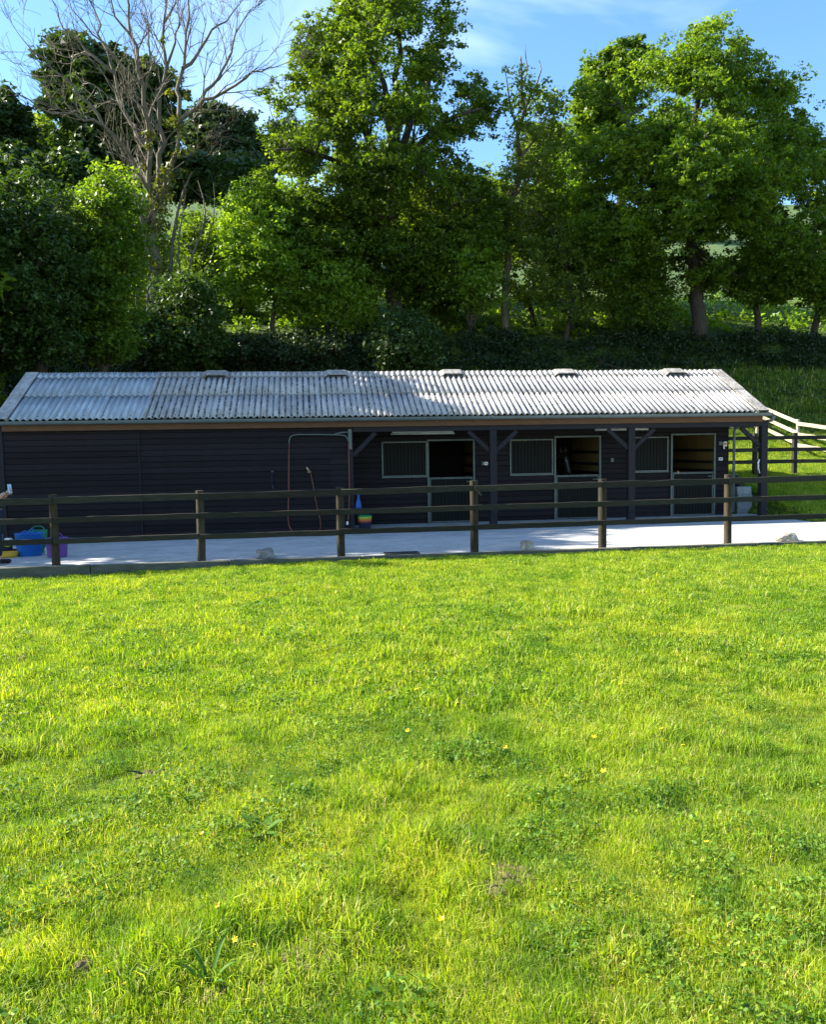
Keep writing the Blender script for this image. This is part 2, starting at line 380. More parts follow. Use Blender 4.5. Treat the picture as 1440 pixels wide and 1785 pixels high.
# slab
mb = MB()
ring = [(-13, YK, -.045), (18, YK, -.045), (18, 18.25, -.10), (12.0, 18.25, -.10), (12.0, 21.1, -.115), (-13, 21.1, -.115)]
mb.add(ring + [(a_, b_, -.6) for a_, b_, c_ in ring], [(0, 1, 2, 3), (0, 3, 4, 5)] + [(i, 6 + i, 6 + (i + 1) % 6, (i + 1) % 6) for i in range(6)])
mb.build('concrete_yard', M['concrete'], kind='structure')
mb = MB()
x = -13.0
while x < 17.9:
    L = random.uniform(2.2, 2.5); mb.box((x + L / 2, YK - .06, -.15), (L - .012, .10, .26), bev=.008, jit=.003); x += L
mb.build('kerb', M['kerb'], kind='structure')

# drain grate in the slab
p = at(700, 966, 14.5)
dg = MB()
for i in range(13): dg.box((-.27 + i * .045, 0, 0), (.02, .26, .02))
dg.box((0, -.14, 0), (.62, .02, .022)); dg.box((0, .14, 0), (.62, .02, .022)); dg.box((-.3, 0, 0), (.02, .26, .022)); dg.box((.3, 0, 0), (.02, .26, .022))
dr = empty('drain_grate', (p.x, 14.5, -.040), label='small dark slotted drain grate set in the concrete behind the fence', cat='drain')
dg.build('grate', M['iron'], dr)
MB().box((0, 0, -.006), (.6, .26, .003)).build('sump', M['black'], dr)

# ------------------------------------------------------------------ stable block
stable = empty('stable_block', ((XL + XR) / 2, YF, -.14), label='long dark timber stable block with corrugated roof and open canopy', cat='building')
OX, OY, OZ = (XL + XR) / 2, YF, -.14
def S(v): return (v[0] - OX, v[1] - OY, v[2] - OZ)
class SB(MB):
    """world coordinates, written relative to the stable block"""
    def __init__(s, org=None): super().__init__(); s.o = Vector(org) if org else Vector((OX, OY, OZ))
    def mesh(s, name):
        s.v = [tuple(Vector(v) - s.o) for v in s.v]; return super().mesh(name)

xc = at(617, 850, YF).x + .0               # corner of closed front and canopy
plank_mesh = {}
def plank(parent, x0, x1, yf, z, off=(0, 0, 0), h=.1335, mat=None):
    L = round(x1 - x0, 2)
    if L < .05: return
    key = (L, mat)
    if key not in plank_mesh:
        t = .018
        vs = []
        for xx in (-L / 2 + .002, L / 2 - .002):
            vs += [(xx, 0, 0), (xx, -t, 0), (xx, -t, h * .80), (xx, -t * .15, h * .91), (xx, -t * .15, h), (xx, 0, h)]
        fs = [(i, (i + 1) % 6, 6 + (i + 1) % 6, 6 + i) for i in range(6)] + [(5, 4, 3, 2, 1, 0), (6, 7, 8, 9, 10, 11)]
        plank_mesh[key] = MB().add(vs, fs).mesh('plank'); plank_mesh[key].materials.append(M[mat or 'stain'])
    o = bpy.data.objects.new('plank', plank_mesh[key]); COL.objects.link(o); o.parent = parent
    o.location = ((x0 + x1) / 2 - off[0], yf + random.uniform(-.0015, .0015) - off[1], z - off[2])

# front wall (closed part)
xwl = XL - .10
fw = SB().box(((xwl + xc) / 2, YF + .075, 1.15), (xc - xwl, .11, 2.62)).build('front_wall', M['stain'], stable)
xj1 = at(243, 800, YF).x; xj2 = at(575, 800, YF).x
z = -.13
while z < 2.3:
    for a_, b_ in ((xwl, xj1), (xj1, xj2), (xj2, xc - .11)): plank(fw, a_, b_, YF + .019, z, (OX, OY, OZ))
    z += .1335
for xx in (xj1, xc - .055, xwl + .01):
    w_ = .03 if xx == xj1 else .10
    SB().box((xx, YF - .006, 1.14), (w_, .03, 2.54), bev=.003).build('cover_strip', M['stain2'], fw)
SB().box((xwl + .05, (YF + YB) / 2 + .04, 1.15), (.1, YB - YF - .12, 2.62)).build('side_wall', M['stain'], stable)
SB().box((xc - .05, (YF + YW) / 2 + .07, 1.2), (.1, YW - YF - .02, 2.7)).build('side_wall', M['stain'], stable)

for X_, w_ in ((xwl + .05, .08), (at(1270, 820, YW).x - .05, .08)):
    pr = [(YF + .1, 2.42), (YB, 2.42), (YB, 2.52), (YR, ZR - .07), (YF + .1, 2.60)]
    SB().add([(X_ - w_ / 2, a_, b_) for a_, b_ in pr] + [(X_ + w_ / 2, a_, b_) for a_, b_ in pr],
             [(0, 1, 2, 3, 4), (9, 8, 7, 6, 5)] + [(i, 5 + i, 5 + (i + 1) % 5, (i + 1) % 5) for i in range(5)]).build('gable', M['stain'], stable)
# recessed wall with openings
xre = at(1270, 820, YW).x
op = []
wins, doors = [], []
for (a_, b_, y0, y1) in ((666, 744, 769, 832), (889, 964, 765, 828), (1092, 1165, 761, 823)):
    p0, p1 = at(a_, y1, YW), at(b_, y0, YW); wins.append((p0.x, p1.x, p0.z, p1.z))
for (a_, b_, y0, y1, ym) in ((746, 827, 765, 912, 834), (966, 1047, 759, 906, 830), (1168, 1247, 755, 900, 825)):
    p0, p1 = at(a_, y1, YW), at(b_, y0, YW); doors.append((p0.x, p1.x, -.12, p1.z, at(a_, ym, YW).z))
op = [(w[0], w[1], w[2], w[3]) for w in wins] + [(d[0], d[1], d[2], d[3]) for d in doors]
rw = empty('recessed_wall', (0, YW - OY, 0), parent=stable)
ro = (OX, YW, OZ)
rwb = SB(ro)
# backing, split around openings
zt = 2.55
cols = sorted(set([xc - .02, xre] + [v for o_ in op for v in (o_[0], o_[1])]))
for i in range(len(cols) - 1):
    x0, x1 = cols[i], cols[i + 1]
    if x1 - x0 < .004: continue
    xm = (x0 + x1) / 2; cuts = sorted([(o_[2], o_[3]) for o_ in op if o_[0] < xm < o_[1]])
    zz = -.145
    for c0, c1 in cuts + [(zt, zt)]:
        if c0 > zz + .01: rwb.box((xm, YW + .07, (zz + c0) / 2), (x1 - x0, .09, c0 - zz))
        zz = c1
rwb.build('backing', M['stain'], rw)
z = -.13
while z < 2.3:
    segs = [(xc, xre)]
    for o_ in op:
        if o_[2] - .02 < z + .07 < o_[3] + .02:
            ns = []
            for a_, b_ in segs:
                if o_[0] - .03 > a_ and o_[0] < b_: ns.append((a_, o_[0]))
                if o_[1] + .03 < b_ and o_[1] > a_: ns.append((o_[1], b_))
                if o_[1] <= a_ or o_[0] >= b_: ns.append((a_, b_))
            segs = ns
    for a_, b_ in segs: plank(rw, a_, b_, YW + .019, z, ro)
    z += .1335
SB().box((xre - .05, (YW + YB) / 2 + .08, 1.2), (.1, YB - YW - .1, 2.7)).build('side_wall', M['stain'], stable)

def frame(parent, x0, x1, z0, z1, y, w=.05, d=.05, bottom=True, org=ro, name='frame', mat='galv'):
    f = SB(org)
    f.box(((x0 + x1) / 2, y, z1 - w / 2), (x1 - x0, d, w), bev=.004)
    if bottom: f.box(((x0 + x1) / 2, y, z0 + w / 2), (x1 - x0, d, w), bev=.004)
    zb = z0 + (w if bottom else 0)
    f.box((x0 + w / 2, y, (zb + z1 - w) / 2), (w, d, z1 - w - zb), bev=.004)
    f.box((x1 - w / 2, y, (zb + z1 - w) / 2), (w, d, z1 - w - zb), bev=.004)
    return f.build(name, M[mat], parent)

def boards(x0, x1, z0, z1, y, org, parent, n=None):
    """each board with a chamfered edge, joined: they are too narrow in the photograph to pick apart"""
    f = SB(org); n = n or max(3, int((x1 - x0) / .085)); w = (x1 - x0) / n
    for i in range(n): f.box((x0 + (i + .5) * w, y + random.uniform(-.001, .001), (z0 + z1) / 2), (w - .006, .022, z1 - z0), bev=.005)
    f.box(((x0 + x1) / 2, y + .018, (z0 + z1) / 2), (x1 - x0 - .01, .008, z1 - z0 - .01))
    return f.build('boarding', M['shutter'], parent)

for i, (x0, x1, z0, z1) in enumerate(wins):
    wo = empty('window_shutter', (0, YW - OY, 0), parent=stable)
    frame(wo, x0, x1, z0, z1, YW - .005, .036, .05)
    SB(ro).box(((x0 + x1) / 2, YW - .02, z0 - .012), (x1 - x0 + .02, .09, .022)).build('sill', M['galv'], wo)
    boards(x0 + .038, x1 - .038, z0 + .038, z1 - .038, YW + .02, ro, wo)
for i, (x0, x1, z0, z1, zm) in enumerate(doors):
    do = empty('stable_door', (0, YW - OY, 0), parent=stable)
    frame(do, x0, x1, z0, z1, YW - .012, .045, .065, bottom=False)
    frame(do, x0 + .058, x1 - .058, z0 + .02, zm, YW - .012, .028, .045, name='lower_leaf_frame')
    boards(x0 + .088, x1 - .088, z0 + .05, zm - .03, YW - .004, ro, do)
    SB(ro).box(((x0 + x1) / 2, YW - .012, zm + .012), (x1 - x0 - .13, .05, .016)).build('chew_strip', M['galv'], do)
    SB(ro).box((x1 - .15, YW - .045, zm - .10), (.16, .02, .02)).box((x1 - .2, YW - .06, zm - .10), (.02, .04, .03)).build('bolt', M['galv'], do)

# back wall with unseen openings added to let light in, partitions, floor
parts_x = [xc + .02, doors[0][1] + .22, doors[1][1] + .12, doors[2][1] + .08]
xb = [xwl] + [v for d in range(3) for v in (parts_x[d] + .6, parts_x[d] + 2.0)] + [xre - .12]
bw = SB()
for i in range(0, len(xb) - 1):
    x0, x1 = xb[i], xb[i + 1]
    if i % 2 == 0: bw.box(((x0 + x1) / 2, YB, 1.15), (x1 - x0, .1, 2.62))
    else:
        bw.box(((x0 + x1) / 2, YB, .52), (x1 - x0, .1, 1.36)); bw.box(((x0 + x1) / 2, YB, 2.3), (x1 - x0, .1, .32))
bw.build('back_wall', M['stain'], stable)
for xp in parts_x[1:]:
    pt = empty('stall_partition', (0, 0, 0), parent=stable)
    x_in = xp + .12
    SB().box((x_in, (YW + YB) / 2 + .06, 1.3), (.05, YB - YW - .22, 2.75)).build('lining', M['plaster'], pt)
    for zz in (1.62, 1.30, 1.06, .78):
        SB().box((x_in - .05, (YW + YB) / 2 + .06, zz), (.04, YB - YW - .26, .075), bev=.005).build('rail', M['stain2'], pt)
SB().box(((xc + xre) / 2, (YW + YB) / 2 + .05, -.10), (xre - xc - .15, YB - YW - .14, .06)).build('stall_floor', M['dirtfloor'], stable)

# canopy posts, braces, beams
zb = 2.21
for px_ in (860, 1100, 1330):
    X = at(px_, 850, YF).x
    SB().box((X, YF + .02, (zb - .15) / 2), (.17, .17, zb + .15), bev=.008).build('canopy_post', M['stain2'], stable)
    for sgn in ((-1, 1) if px_ != 1330 else (-1,)):
        SB().beam((X + sgn * .07, YF + .02, zb - .50), (X + sgn * .60, YF + .02, zb - .02), .07, .10).build('brace', M['stain2'], stable)
SB().beam((xc + .0, YF + .02, zb - .55), (xc + .54, YF + .02, zb - .02), .07, .10).build('brace', M['stain2'], stable)
xe = at(1338, 740, YF).x
SB().box(((xc + xe) / 2, YF + .02, zb + .07), (xe - xc, .15, .14), bev=.006).build('canopy_beam', M['stain2'], stable)
SB().box((xe - .08, YF + .75, zb + .07), (.14, 1.3, .13)).build('canopy_beam', M['stain2'], stable)
SB().box(((xc + xre) / 2 + .2, (YF + YW) / 2 + .06, 2.47), (xre - xc - .1, YW - YF - .06, .02)).build('canopy_ceiling', M['stain'], stable)
SB().box(((XL + XR) / 2 + .02, YE + .10, 2.42), (XR - XL + .06, .03, .18)).build('fascia', M['fascia'], stable)
# gutter: half round with open top
g = SB(); gx0, gx1 = XL - .05, XR + .24
ns = 10; prof = [(YE + .0 - .005 - .075 * math.cos(math.pi * k / ns) + .0, 2.545 - .085 * math.sin(math.pi * k / ns)) for k in range(ns + 1)]
for k in range(ns):
    (y0, z0), (y1, z1) = prof[k], prof[k + 1]
    g.add([(gx0, y0, z0), (gx1, y0, z0), (gx1, y1, z1), (gx0, y1, z1)], [(0, 1, 2, 3)], 0, True)
g.add([(gx1, y_, z_) for y_, z_ in prof], [tuple(range(ns + 1))]); g.add([(gx0, y_, z_) for y_, z_ in prof], [tuple(range(ns + 1))])
go = g.build('gutter', M['gutter'], stable)
for k in range(14):
    X = XL + .5 + k * 1.33
    SB().tube([(X, YE - .083 + .0, 2.550), (X, YE - .066, 2.49), (X, YE - .03, 2.456), (X, YE + .02, 2.455), (X, YE + .06, 2.49)], .009, 6).build('bracket', M['gutter'], go)
# downpipe
X = at(1277, 800, YW).x
SB().tube([(X + .30, YE + .02, 2.45), (X + .28, YE + .09, 2.36), (X + .04, YW - .15, 2.24), (X, YW - .07, 2.12), (X, YW - .07, -.05)], .036, 10).build('downpipe', M['gutter'], stable)

# roof sheets
PITCHC, AMP = .146, .026
TH = math.atan2(ZR - ZE, YR - YE); SL = math.hypot(ZR - ZE, YR - YE)
def sheet_mesh(name, ncor, L, mat, bolts=True, rows=1, amp=AMP):
    cols_ = int(ncor * 8); t = .007; vs = []; fs = []
    for j in range(rows + 1):
        for i in range(cols_ + 1):
            xx = i * PITCHC / 8; zz = amp * math.cos(2 * math.pi * i / 8)
            vs.append((xx, L * j / rows, zz))
    n = cols_ + 1
    top = [(j * n + i, j * n + i + 1, (j + 1) * n + i + 1, (j + 1) * n + i) for j in range(rows) for i in range(cols_)]
    nb = len(vs); vs += [(v[0], v[1], v[2] - t) for v in vs]
    fs = top + [(nb + f[3], nb + f[2], nb + f[1], nb + f[0]) for f in top]
    for i in range(cols_):
        fs.append((i + 1, i, nb + i, nb + i + 1)); k = rows * n + i; fs.append((k, k + 1, nb + k + 1, nb + k))
    me = bpy.data.meshes.new(name)
    mbb = MB().add(vs, fs, 0, True)
    if bolts:
        for yy in (.10, L - .25):
            for c_ in (1, 5):
                x0 = c_ * PITCHC; mbb.lathe([(.014, amp), (.012, amp + .012), (.001, amp + .014)], (x0, yy, 0), 6, 1)
    me = mbb.mesh(name); me.materials.append(M[mat]); me.materials.append(M['moss']); return me
roof = empty('roof', (0, 0, 0), parent=stable)
NS = 18; step = (XR - XL - .12) / NS; ncor = 7
sx = step / (ncor * PITCHC)
Ls = SL / 2 + .06
me_old = sheet_mesh('roof_sheet', 7.5, Ls, 'sheet_old'); me_new = sheet_mesh('roof_sheet', 7.5, Ls, 'sheet_new')
rc_old = sheet_mesh('ridge_cap', 7.5, .30, 'sheet_old', False); rc_new = sheet_mesh('ridge_cap', 7.5, .30, 'sheet_new', False)
def put_sheet(me, i, s0, lift, side, name='roof_sheet', label=None):
    o = bpy.data.objects.new(name, me); COL.objects.link(o); o.parent = roof
    x0 = XL + .06 + i * step
    lift += (.009 if i % 2 else 0) + random.uniform(0, .003)
    if side > 0:
        y = YE + s0 * math.cos(TH) - lift * math.sin(TH); zz = ZE + s0 * math.sin(TH) + lift * math.cos(TH)
        o.location = S((x0, y, zz)); o.rotation_euler = (TH + random.uniform(-.003, .003), 0, random.uniform(-.0015, .0015)); o.scale = (sx, 1, 1)
    else:
        yb = 2 * YR - YE
        y = yb - s0 * math.cos(TH) + lift * math.sin(TH); zz = ZE + s0 * math.sin(TH) + lift * math.cos(TH)
        o.location = S((x0 + step * 7.5 / 7, y, zz)); o.rotation_euler = (TH, 0, math.pi); o.scale = (sx, 1, 1)
    if label: o['label'] = label
for side in (1, -1):
    for i in range(NS):
        new = i < 3
        put_sheet(me_new if new else me_old, i, 0, 0, side, label='smooth newer blue-grey roof sheet' if new else None)
        put_sheet(me_new if new else me_old, i, SL / 2 - .05, .016, side, label='smooth newer blue-grey roof sheet' if new else None)
        put_sheet(rc_new if new else rc_old, i, SL - .285, .036, side, 'ridge_cap')
# ridge ventilators
for px_ in (377, 587, 787, 982, 1172):
    X = at(px_, 655, YR).x; v = SB()
    def rp(dx, s, h):      # s metres down the slope from the ridge, h above it
        sg = 1 if s >= 0 else -1
        return (X + dx, YR - s * math.cos(TH), ZR - abs(s) * math.sin(TH) + h)
    for sg in (1, -1):
        a_ = [rp(-.23, 0, .100), rp(.23, 0, .100), rp(.23, sg * .36, .130), rp(-.23, sg * .36, .130)]
        b_ = [(p_[0], p_[1], p_[2] - .025) for p_ in a_]
        v.add(a_ + b_, [(0, 1, 2, 3), (7, 6, 5, 4), (3, 2, 6, 7), (1, 0, 4, 5)])
        for sd in (-1, 1):
            q = [rp(sd * .23, 0, .098), rp(sd * .23, sg * .36, .128), rp(sd * .34, sg * .36, .055), rp(sd * .34, 0, .05)]
            q2 = [(p_[0], p_[1], p_[2] - .02) for p_ in q]
            v.add(q + q2, [(0, 1, 2, 3), (7, 6, 5, 4), (0, 1, 5, 4), (1, 2, 6, 5), (2, 3, 7, 6)])
    vo = v.build('ridge_vent', M['barge'], roof)
    k_ = SB(); a_ = [rp(-.22, .0, .07), rp(.22, .0, .07), rp(.22, .32, .10), rp(-.22, .32, .10), rp(-.22, .32, .045), rp(.22, .32, .045)]
    k_.add(a_, [(3, 2, 5, 4), (0, 1, 2, 3)]).build('vent_shade_panel', M['black'], roof)  # black panel stands for the shade inside the vent mouth
# barge cappings
for sgn, X in ((-1, XL), (1, XR)):
    for side in (1, -1):
        for k in range(2):
            s0, s1 = k * SL / 2 - .02, (k + 1) * SL / 2 + .04
            bb = SB(); w_ = .15
            def q(s, dx, h):
                yy = YE + s * math.cos(TH) - h * math.sin(TH); zz = ZE + s * math.sin(TH) + h * math.cos(TH)
                if side < 0: yy = 2 * YR - yy
                return (X + dx, yy, zz)
            h0 = .048 + .014 * k
            t_ = .012
            bb.add([q(s0, -w_, h0), q(s0, w_, h0), q(s1, w_, h0), q(s1, -w_, h0), q(s0, -w_, h0 - t_), q(s0, w_, h0 - t_), q(s1, w_, h0 - t_), q(s1, -w_, h0 - t_)],
                   [(0, 1, 2, 3), (7, 6, 5, 4), (0, 1, 5, 4), (1, 2, 6, 5), (2, 3, 7, 6), (3, 0, 4, 7)])
            e = sgn * w_
            bb.add([q(s0, e, h0 - t_), q(s1, e, h0 - t_), q(s1, e, h0 - .16), q(s0, e, h0 - .16), q(s0, e - sgn * .015, h0 - t_), q(s1, e - sgn * .015, h0 - t_), q(s1, e - sgn * .015, h0 - .16), q(s0, e - sgn * .015, h0 - .16)],
                   [(0, 1, 2, 3), (7, 6, 5, 4), (0, 3, 7, 4), (1, 2, 6, 5), (2, 3, 7, 6)])
            bb.build('barge_capping', M['barge'] if sgn > 0 else M['sheet_old'], roof)
# moss in the furrows
mv = []
for k in range(4200):
    i = random.randint(3, NS - 1); fx = (i - 3) / (NS - 3)
    if random.random() < fx ** .6 * .72: continue
    c_ = random.randint(0, 6) + .5
    xx = XL + .06 + i * step + (c_ * PITCHC + random.gauss(0, .012)) * sx
    s = random.uniform(.03, SL - .25); h = -AMP + .014 + (.016 if s > SL / 2 else 0)
    r_ = random.uniform(.010, .026)
    c0 = Vector((xx, YE + s * math.cos(TH) - h * math.sin(TH), ZE + s * math.sin(TH) + h * math.cos(TH)))
    o6 = [Vector((r_, 0, 0)), Vector((0, r_ * 1.6, 0)), Vector((-r_, 0, 0)), Vector((0, -r_ * 1.6, 0)), Vector((0, 0, r_))]
    a5 = [c0 + v_ for v_ in o6]
    for t3 in ((0, 1, 4), (1, 2, 4), (2, 3, 4), (3, 0, 4)): mv += [tuple(a5[j] - Vector((OX, OY, OZ))) for j in t3]
link('moss', np_mesh('moss', np.array(mv), 3), M['moss'], roof, kind='stuff')

# ------------------------------------------------------------------ fittings on and near the stable
def thing(name, label, cat, loc, group=None, rz=0): return empty(name, loc, rz, label, cat, group)
for px_, w_, lab in ((737, 1.62, 'long white strip light above the first stable window'), (1084, 1.44, 'long white strip light partly behind the braced post')):
    p = at(px_, 755 if px_ < 800 else 748, YW - .3)
    t = thing('strip_light', lab, 'light', p, 'strip lights under the canopy')
    MB().box((0, 0, .03), (w_ * .96, .07, .05), bev=.008).build('housing', M['white'], t)
    MB().tube([(-w_ / 2, 0, -.015), (w_ / 2, 0, -.015)], .022, 8).build('tube', M['white'], t)
    MB().box((0, 0, .12), (.03, .03, .14)).build('hanger', M['galv'], t)
p = at(253, 741, YF - .06)
t = thing('security_light', 'small pale security light under the eave on the closed front', 'light', p)
MB().box((0, 0, 0), (.13, .08, .05), bev=.008).build('lamp', M['white'], t); MB().tube([(0, 0, -.02), (0, -.01, -.075)], .022, 8).build('sensor', M['white'], t)
MB().box((0, .05, .0), (.04, .06, .03)).build('bracket', M['white'], t)

def switch(px_, py_, w_, h_, lab, mat='white', extra=None, Y=YW - .02):
    p = at(px_, py_, Y); t = thing('switch_box', lab, 'switch', p)
    MB().box((0, 0, 0), (w_, .05, h_), bev=.006).build('box', M[mat], t)
    MB().box((0, -.03, 0), (w_ * .35, .012, h_ * .4)).build('rocker', M['galv'], t)
    return t
switch(847, 808, .10, .085, 'white switch box beside first canopy post from the left'); switch(841, 808, .04, .11, 'thin pale hook plate left of the white switch box', 'galv')
switch(1067, 802, .08, .10, 'grey switch box between second door and braced post', 'galv')
switch(1256, 773, .10, .10, 'grey square box next to the round alarm bell', 'galv'); switch(1256, 800, .11, .085, 'white socket low beside third door')
p = at(1264, 774, YW - .03); t = thing('alarm_box', 'cream box with dark round centre near the downpipe', 'alarm', p)
MB().box((0, 0, 0), (.10, .06, .13), bev=.008).build('case', M['white'], t); MB().tube([(0, -.03, 0), (0, -.045, 0)], .035, 12).build('button', M['orange'], t)
MB().box((-.03, 0, -.10), (.03, .03, .07)).build('plug', M['white'], t)
p = at(1276, 742, YW - .25); t = thing('bulkhead_lamp', 'white rounded lamp at top of the downpipe', 'light', p)
MB().lathe([(.001, -.06), (.05, -.05), (.075, 0), (.07, .03), (.001, .035)], (0, 0, 0), 14).build('dome', M['white'], t); MB().box((0, .1, .0), (.04, .2, .03)).build('arm', M['white'], t)

# hose boom
Yh = YF - .10
hb = thing('hose_boom', 'bent metal boom carrying a red hose on the dark front wall', 'hose boom', at(610, 850, YF - .02))
o_ = hb.location.copy()
def rel(px_, py_, Y): return at(px_, py_, Y) - o_
mpl = MB().box(rel(610, 766, YF - .03), (.085, .05, .48), bev=.006).build('mounting_plate', M['galv'], hb)
MB().tube([rel(608, 753, Yh), rel(596, 754, Yh - .02), rel(586, 756, Yh), rel(581, 758, Yh)], .017, 8).build('swing_arm', M['galv'], hb)
arm_pts = [rel(*q_, Yh) for q_ in ((504, 776), (504, 768), (506, 762), (511, 759), (520, 757.5), (560, 757.5), (595, 758.5), (602, 760), (606, 765), (607.5, 772))]
MB().tube(arm_pts, .017, 10).build('boom_pipe', M['galv'], hb)
hs_ = thing('hose', 'thin orange-red hose looping from the metal boom to the floor', 'hose', at(504, 850, Yh)); o_ = hs_.location.copy()
MB().tube([rel(*q_, Yh) for q_ in ((504, 774), (503.5, 800), (503.3, 850), (502.5, 885), (502, 905), (504, 917), (508, 924), (514, 930))], .012, 8).build('left_run', M['red'], hs_)
MB().tube([rel(*q_, Yh) for q_ in ((607.5, 770), (608, 800), (609, 850), (608.5, 885), (607, 905), (606, 912))], .012, 8).build('right_run', M['red'], hs_)
MB().tube([rel(606, 909, Yh), rel(605.3, 915, Yh)], .028, 8).build('end_fitting', M['white'], hs_)
hl = thing('spray_lance', 'short hose hanging on the wall with a pale spray nozzle on top', 'hose', at(545, 850, Yh)); o_ = hl.location.copy()
MB().tube([rel(*q_, Yh) for q_ in ((541, 824), (545, 842), (549, 865), (554, 890), (558, 905), (559, 915), (558, 926))], .010, 8).build('hose_run', M['red'], hl)
MB().tube([rel(534.5, 814, Yh), rel(536.5, 818, Yh), rel(540, 824, Yh)], [.022, .028, .02], 8).build('nozzle', M['brass'], hl)
MB().tube([rel(536, 824, Yh), rel(542, 822, Yh)], .016, 8).build('grip', M['brass'], hl)
th_ = thing('hanging_lead', 'small dark blue lead rope hanging on the closed front wall', 'lead rope', at(475, 822, YF - .03)); o_ = th_.location.copy()
MB().tube([rel(*q_, YF - .03) for q_ in ((475, 822), (473.5, 830), (474, 842), (475.5, 850))], .016, 6).build('rope', M['navycloth'], th_)
MB().tube([rel(*q_, YF - .035) for q_ in ((473, 823), (475, 820.5), (477, 823))], .012, 6).build('hook', M['galv'], th_)
MB().tube([rel(*q_, YF - .035) for q_ in ((474, 842), (475.5, 848), (477, 852))], .009, 6).build('clip', M['galv'], th_)

# rope on last post, blue scoop, rainbow bucket
t = thing('hanging_rope', 'thin pale rope hanging on the right-hand corner post', 'rope', at(1322, 803, YF - .06)); o_ = t.location.copy()
MB().tube([rel(*q_, YF - .075) for q_ in ((1324, 801), (1322, 809), (1322.5, 817), (1324.5, 825))], .012, 6).build('rope', M['white'], t)
MB().tube([rel(*q_, YF - .08) for q_ in ((1323.5, 801), (1321, 807), (1323.5, 812))], .010, 6).build('loop', M['white'], t)
p = at(625, 875, YF - .12); t = thing('feed_scoop', 'bright blue plastic scoop hung beside the canopy corner', 'scoop', p)
MB().lathe([(.030, .17), (.022, .10), (.045, .02), (.070, -.09), (.068, -.15), (.03, -.17), (.001, -.172)], (0, 0, 0), 14, sy=.5).build('scoop_body', M['blue2'], t)
MB().tube([(-.02, 0, .17), (-.02, 0, .21), (.02, 0, .21), (.02, 0, .17)], .008, 6).build('hanging_loop', M['blue2'], t)
p = at(636, 918, YF + .12); t = thing('striped_bucket', 'dark bucket with rainbow striped bands beside the canopy corner', 'bucket', (p.x, p.y, -.14))
base = .06
MB().lathe([(.001, 0), (.13, 0), (.15, .16), (.155, .20)], (0, 0, 0), 20).build('tub', M['navycloth'], t)
for k, mm in enumerate(('rose', 'orange', 'yellow', 'lime', 'green')):
    z0 = .20 + k * .035; r0 = .156 + k * .003
    MB().lathe([(r0, z0), (r0 + .006, z0 + .004), (r0 + .006, z0 + .028), (r0, z0 + .033)], (0, 0, 0), 20).build('band', M[mm], t)

# blocks and bin by the gable end
def block_mesh(w_, d_, h_): 
    return MB().box((0, 0, h_ / 2), (w_, d_, h_), bev=.006, jit=.002)
bx0 = at(1297, 895, YW + .3)
for k in range(4):
    bo = block_mesh(.42, .22, .20).build('concrete_block', M['block'], loc=(bx0.x - .02 + random.uniform(-.015, .015), YW + .35, -.2 + .0 + k * .203), rot=(0, 0, random.uniform(-.04, .04)))
    props(bo, ['bottom grey concrete block of the stack by the gable end', 'second grey block from the bottom of the stack by the gable end', 'third grey block up in the stack by the gable end', 'topmost grey block of the stack by the gable end'][k], 'block', 'concrete blocks by the gable end')
p = at(1288, 846, YW + .7); t = thing('feed_bin', 'dark bin with pale lid behind the stacked blocks', 'bin', (p.x, YW + .85, -.15))
MB().lathe([(.001, 0), (.19, 0), (.23, .85), (.24, .92)], (0, 0, 0), 20).build('bin_body', M['black'], t)
MB().lathe([(.25, .90), (.25, .94), (.12, .99), (.001, 1.0)], (0, 0, 0), 20).build('lid', M['navycloth'], t)
MB().lathe([(.001, .0), (.06, .01), (.08, .05), (.085, .06)], (0, -.0, 1.0), 14).build('bowl', M['galv'], t)
for k, (px_, w_) in enumerate(((1318, .25), (1322, .12))):
    pass

# rocks on the yard edge
def rock(name, lab, px0, px1, ztop, mat, Y, seed, boxy=0.0, depth=.22):
    c_ = (px0 + px1) / 2; pL, pR = at(px0, 960, Y), at(px1, 960, Y); w_ = pR.x - pL.x
    bm = bmesh.new(); bmesh.ops.create_icosphere(bm, subdivisions=3, radius=1)
    for v in bm.verts:
        d = v.co.normalized(); m_ = max(abs(d.x), abs(d.y), abs(d.z)); sc = (1 - boxy) + boxy / m_ * .82
        n_ = noise.noise(d * 1.3 + Vector((seed, 0, 0))) * .32 + noise.noise(d * 3.5 + Vector((seed, 3, 0))) * .10
        v.co = Vector((d.x * w_ / 2, d.y * depth / 1, d.z * ztop * .62)) * sc * (1 + n_)
        v.co.z += ztop * .42
    me = bpy.data.meshes.new(name); bm.to_mesh(me); bm.free()
    o = link(name, me, M[mat], loc=(pL.x + w_ / 2, Y, -.05)); return props(o, lab, 'stone')
rock('stone', 'rounded grey stone on the yard edge below the blue lead rope', 445, 480, .17, 'stone', 14.52, 3, .45)
rock('stone', 'pale broken concrete lump on the yard edge between two fence posts', 907, 930, .18, 'stone2', 14.48, 9, .75, .14)
rock('stone', 'cream rock with dark cracks at the far right of the yard edge', 1350, 1388, .16, 'stone2', 14.5, 5, .25, .2)

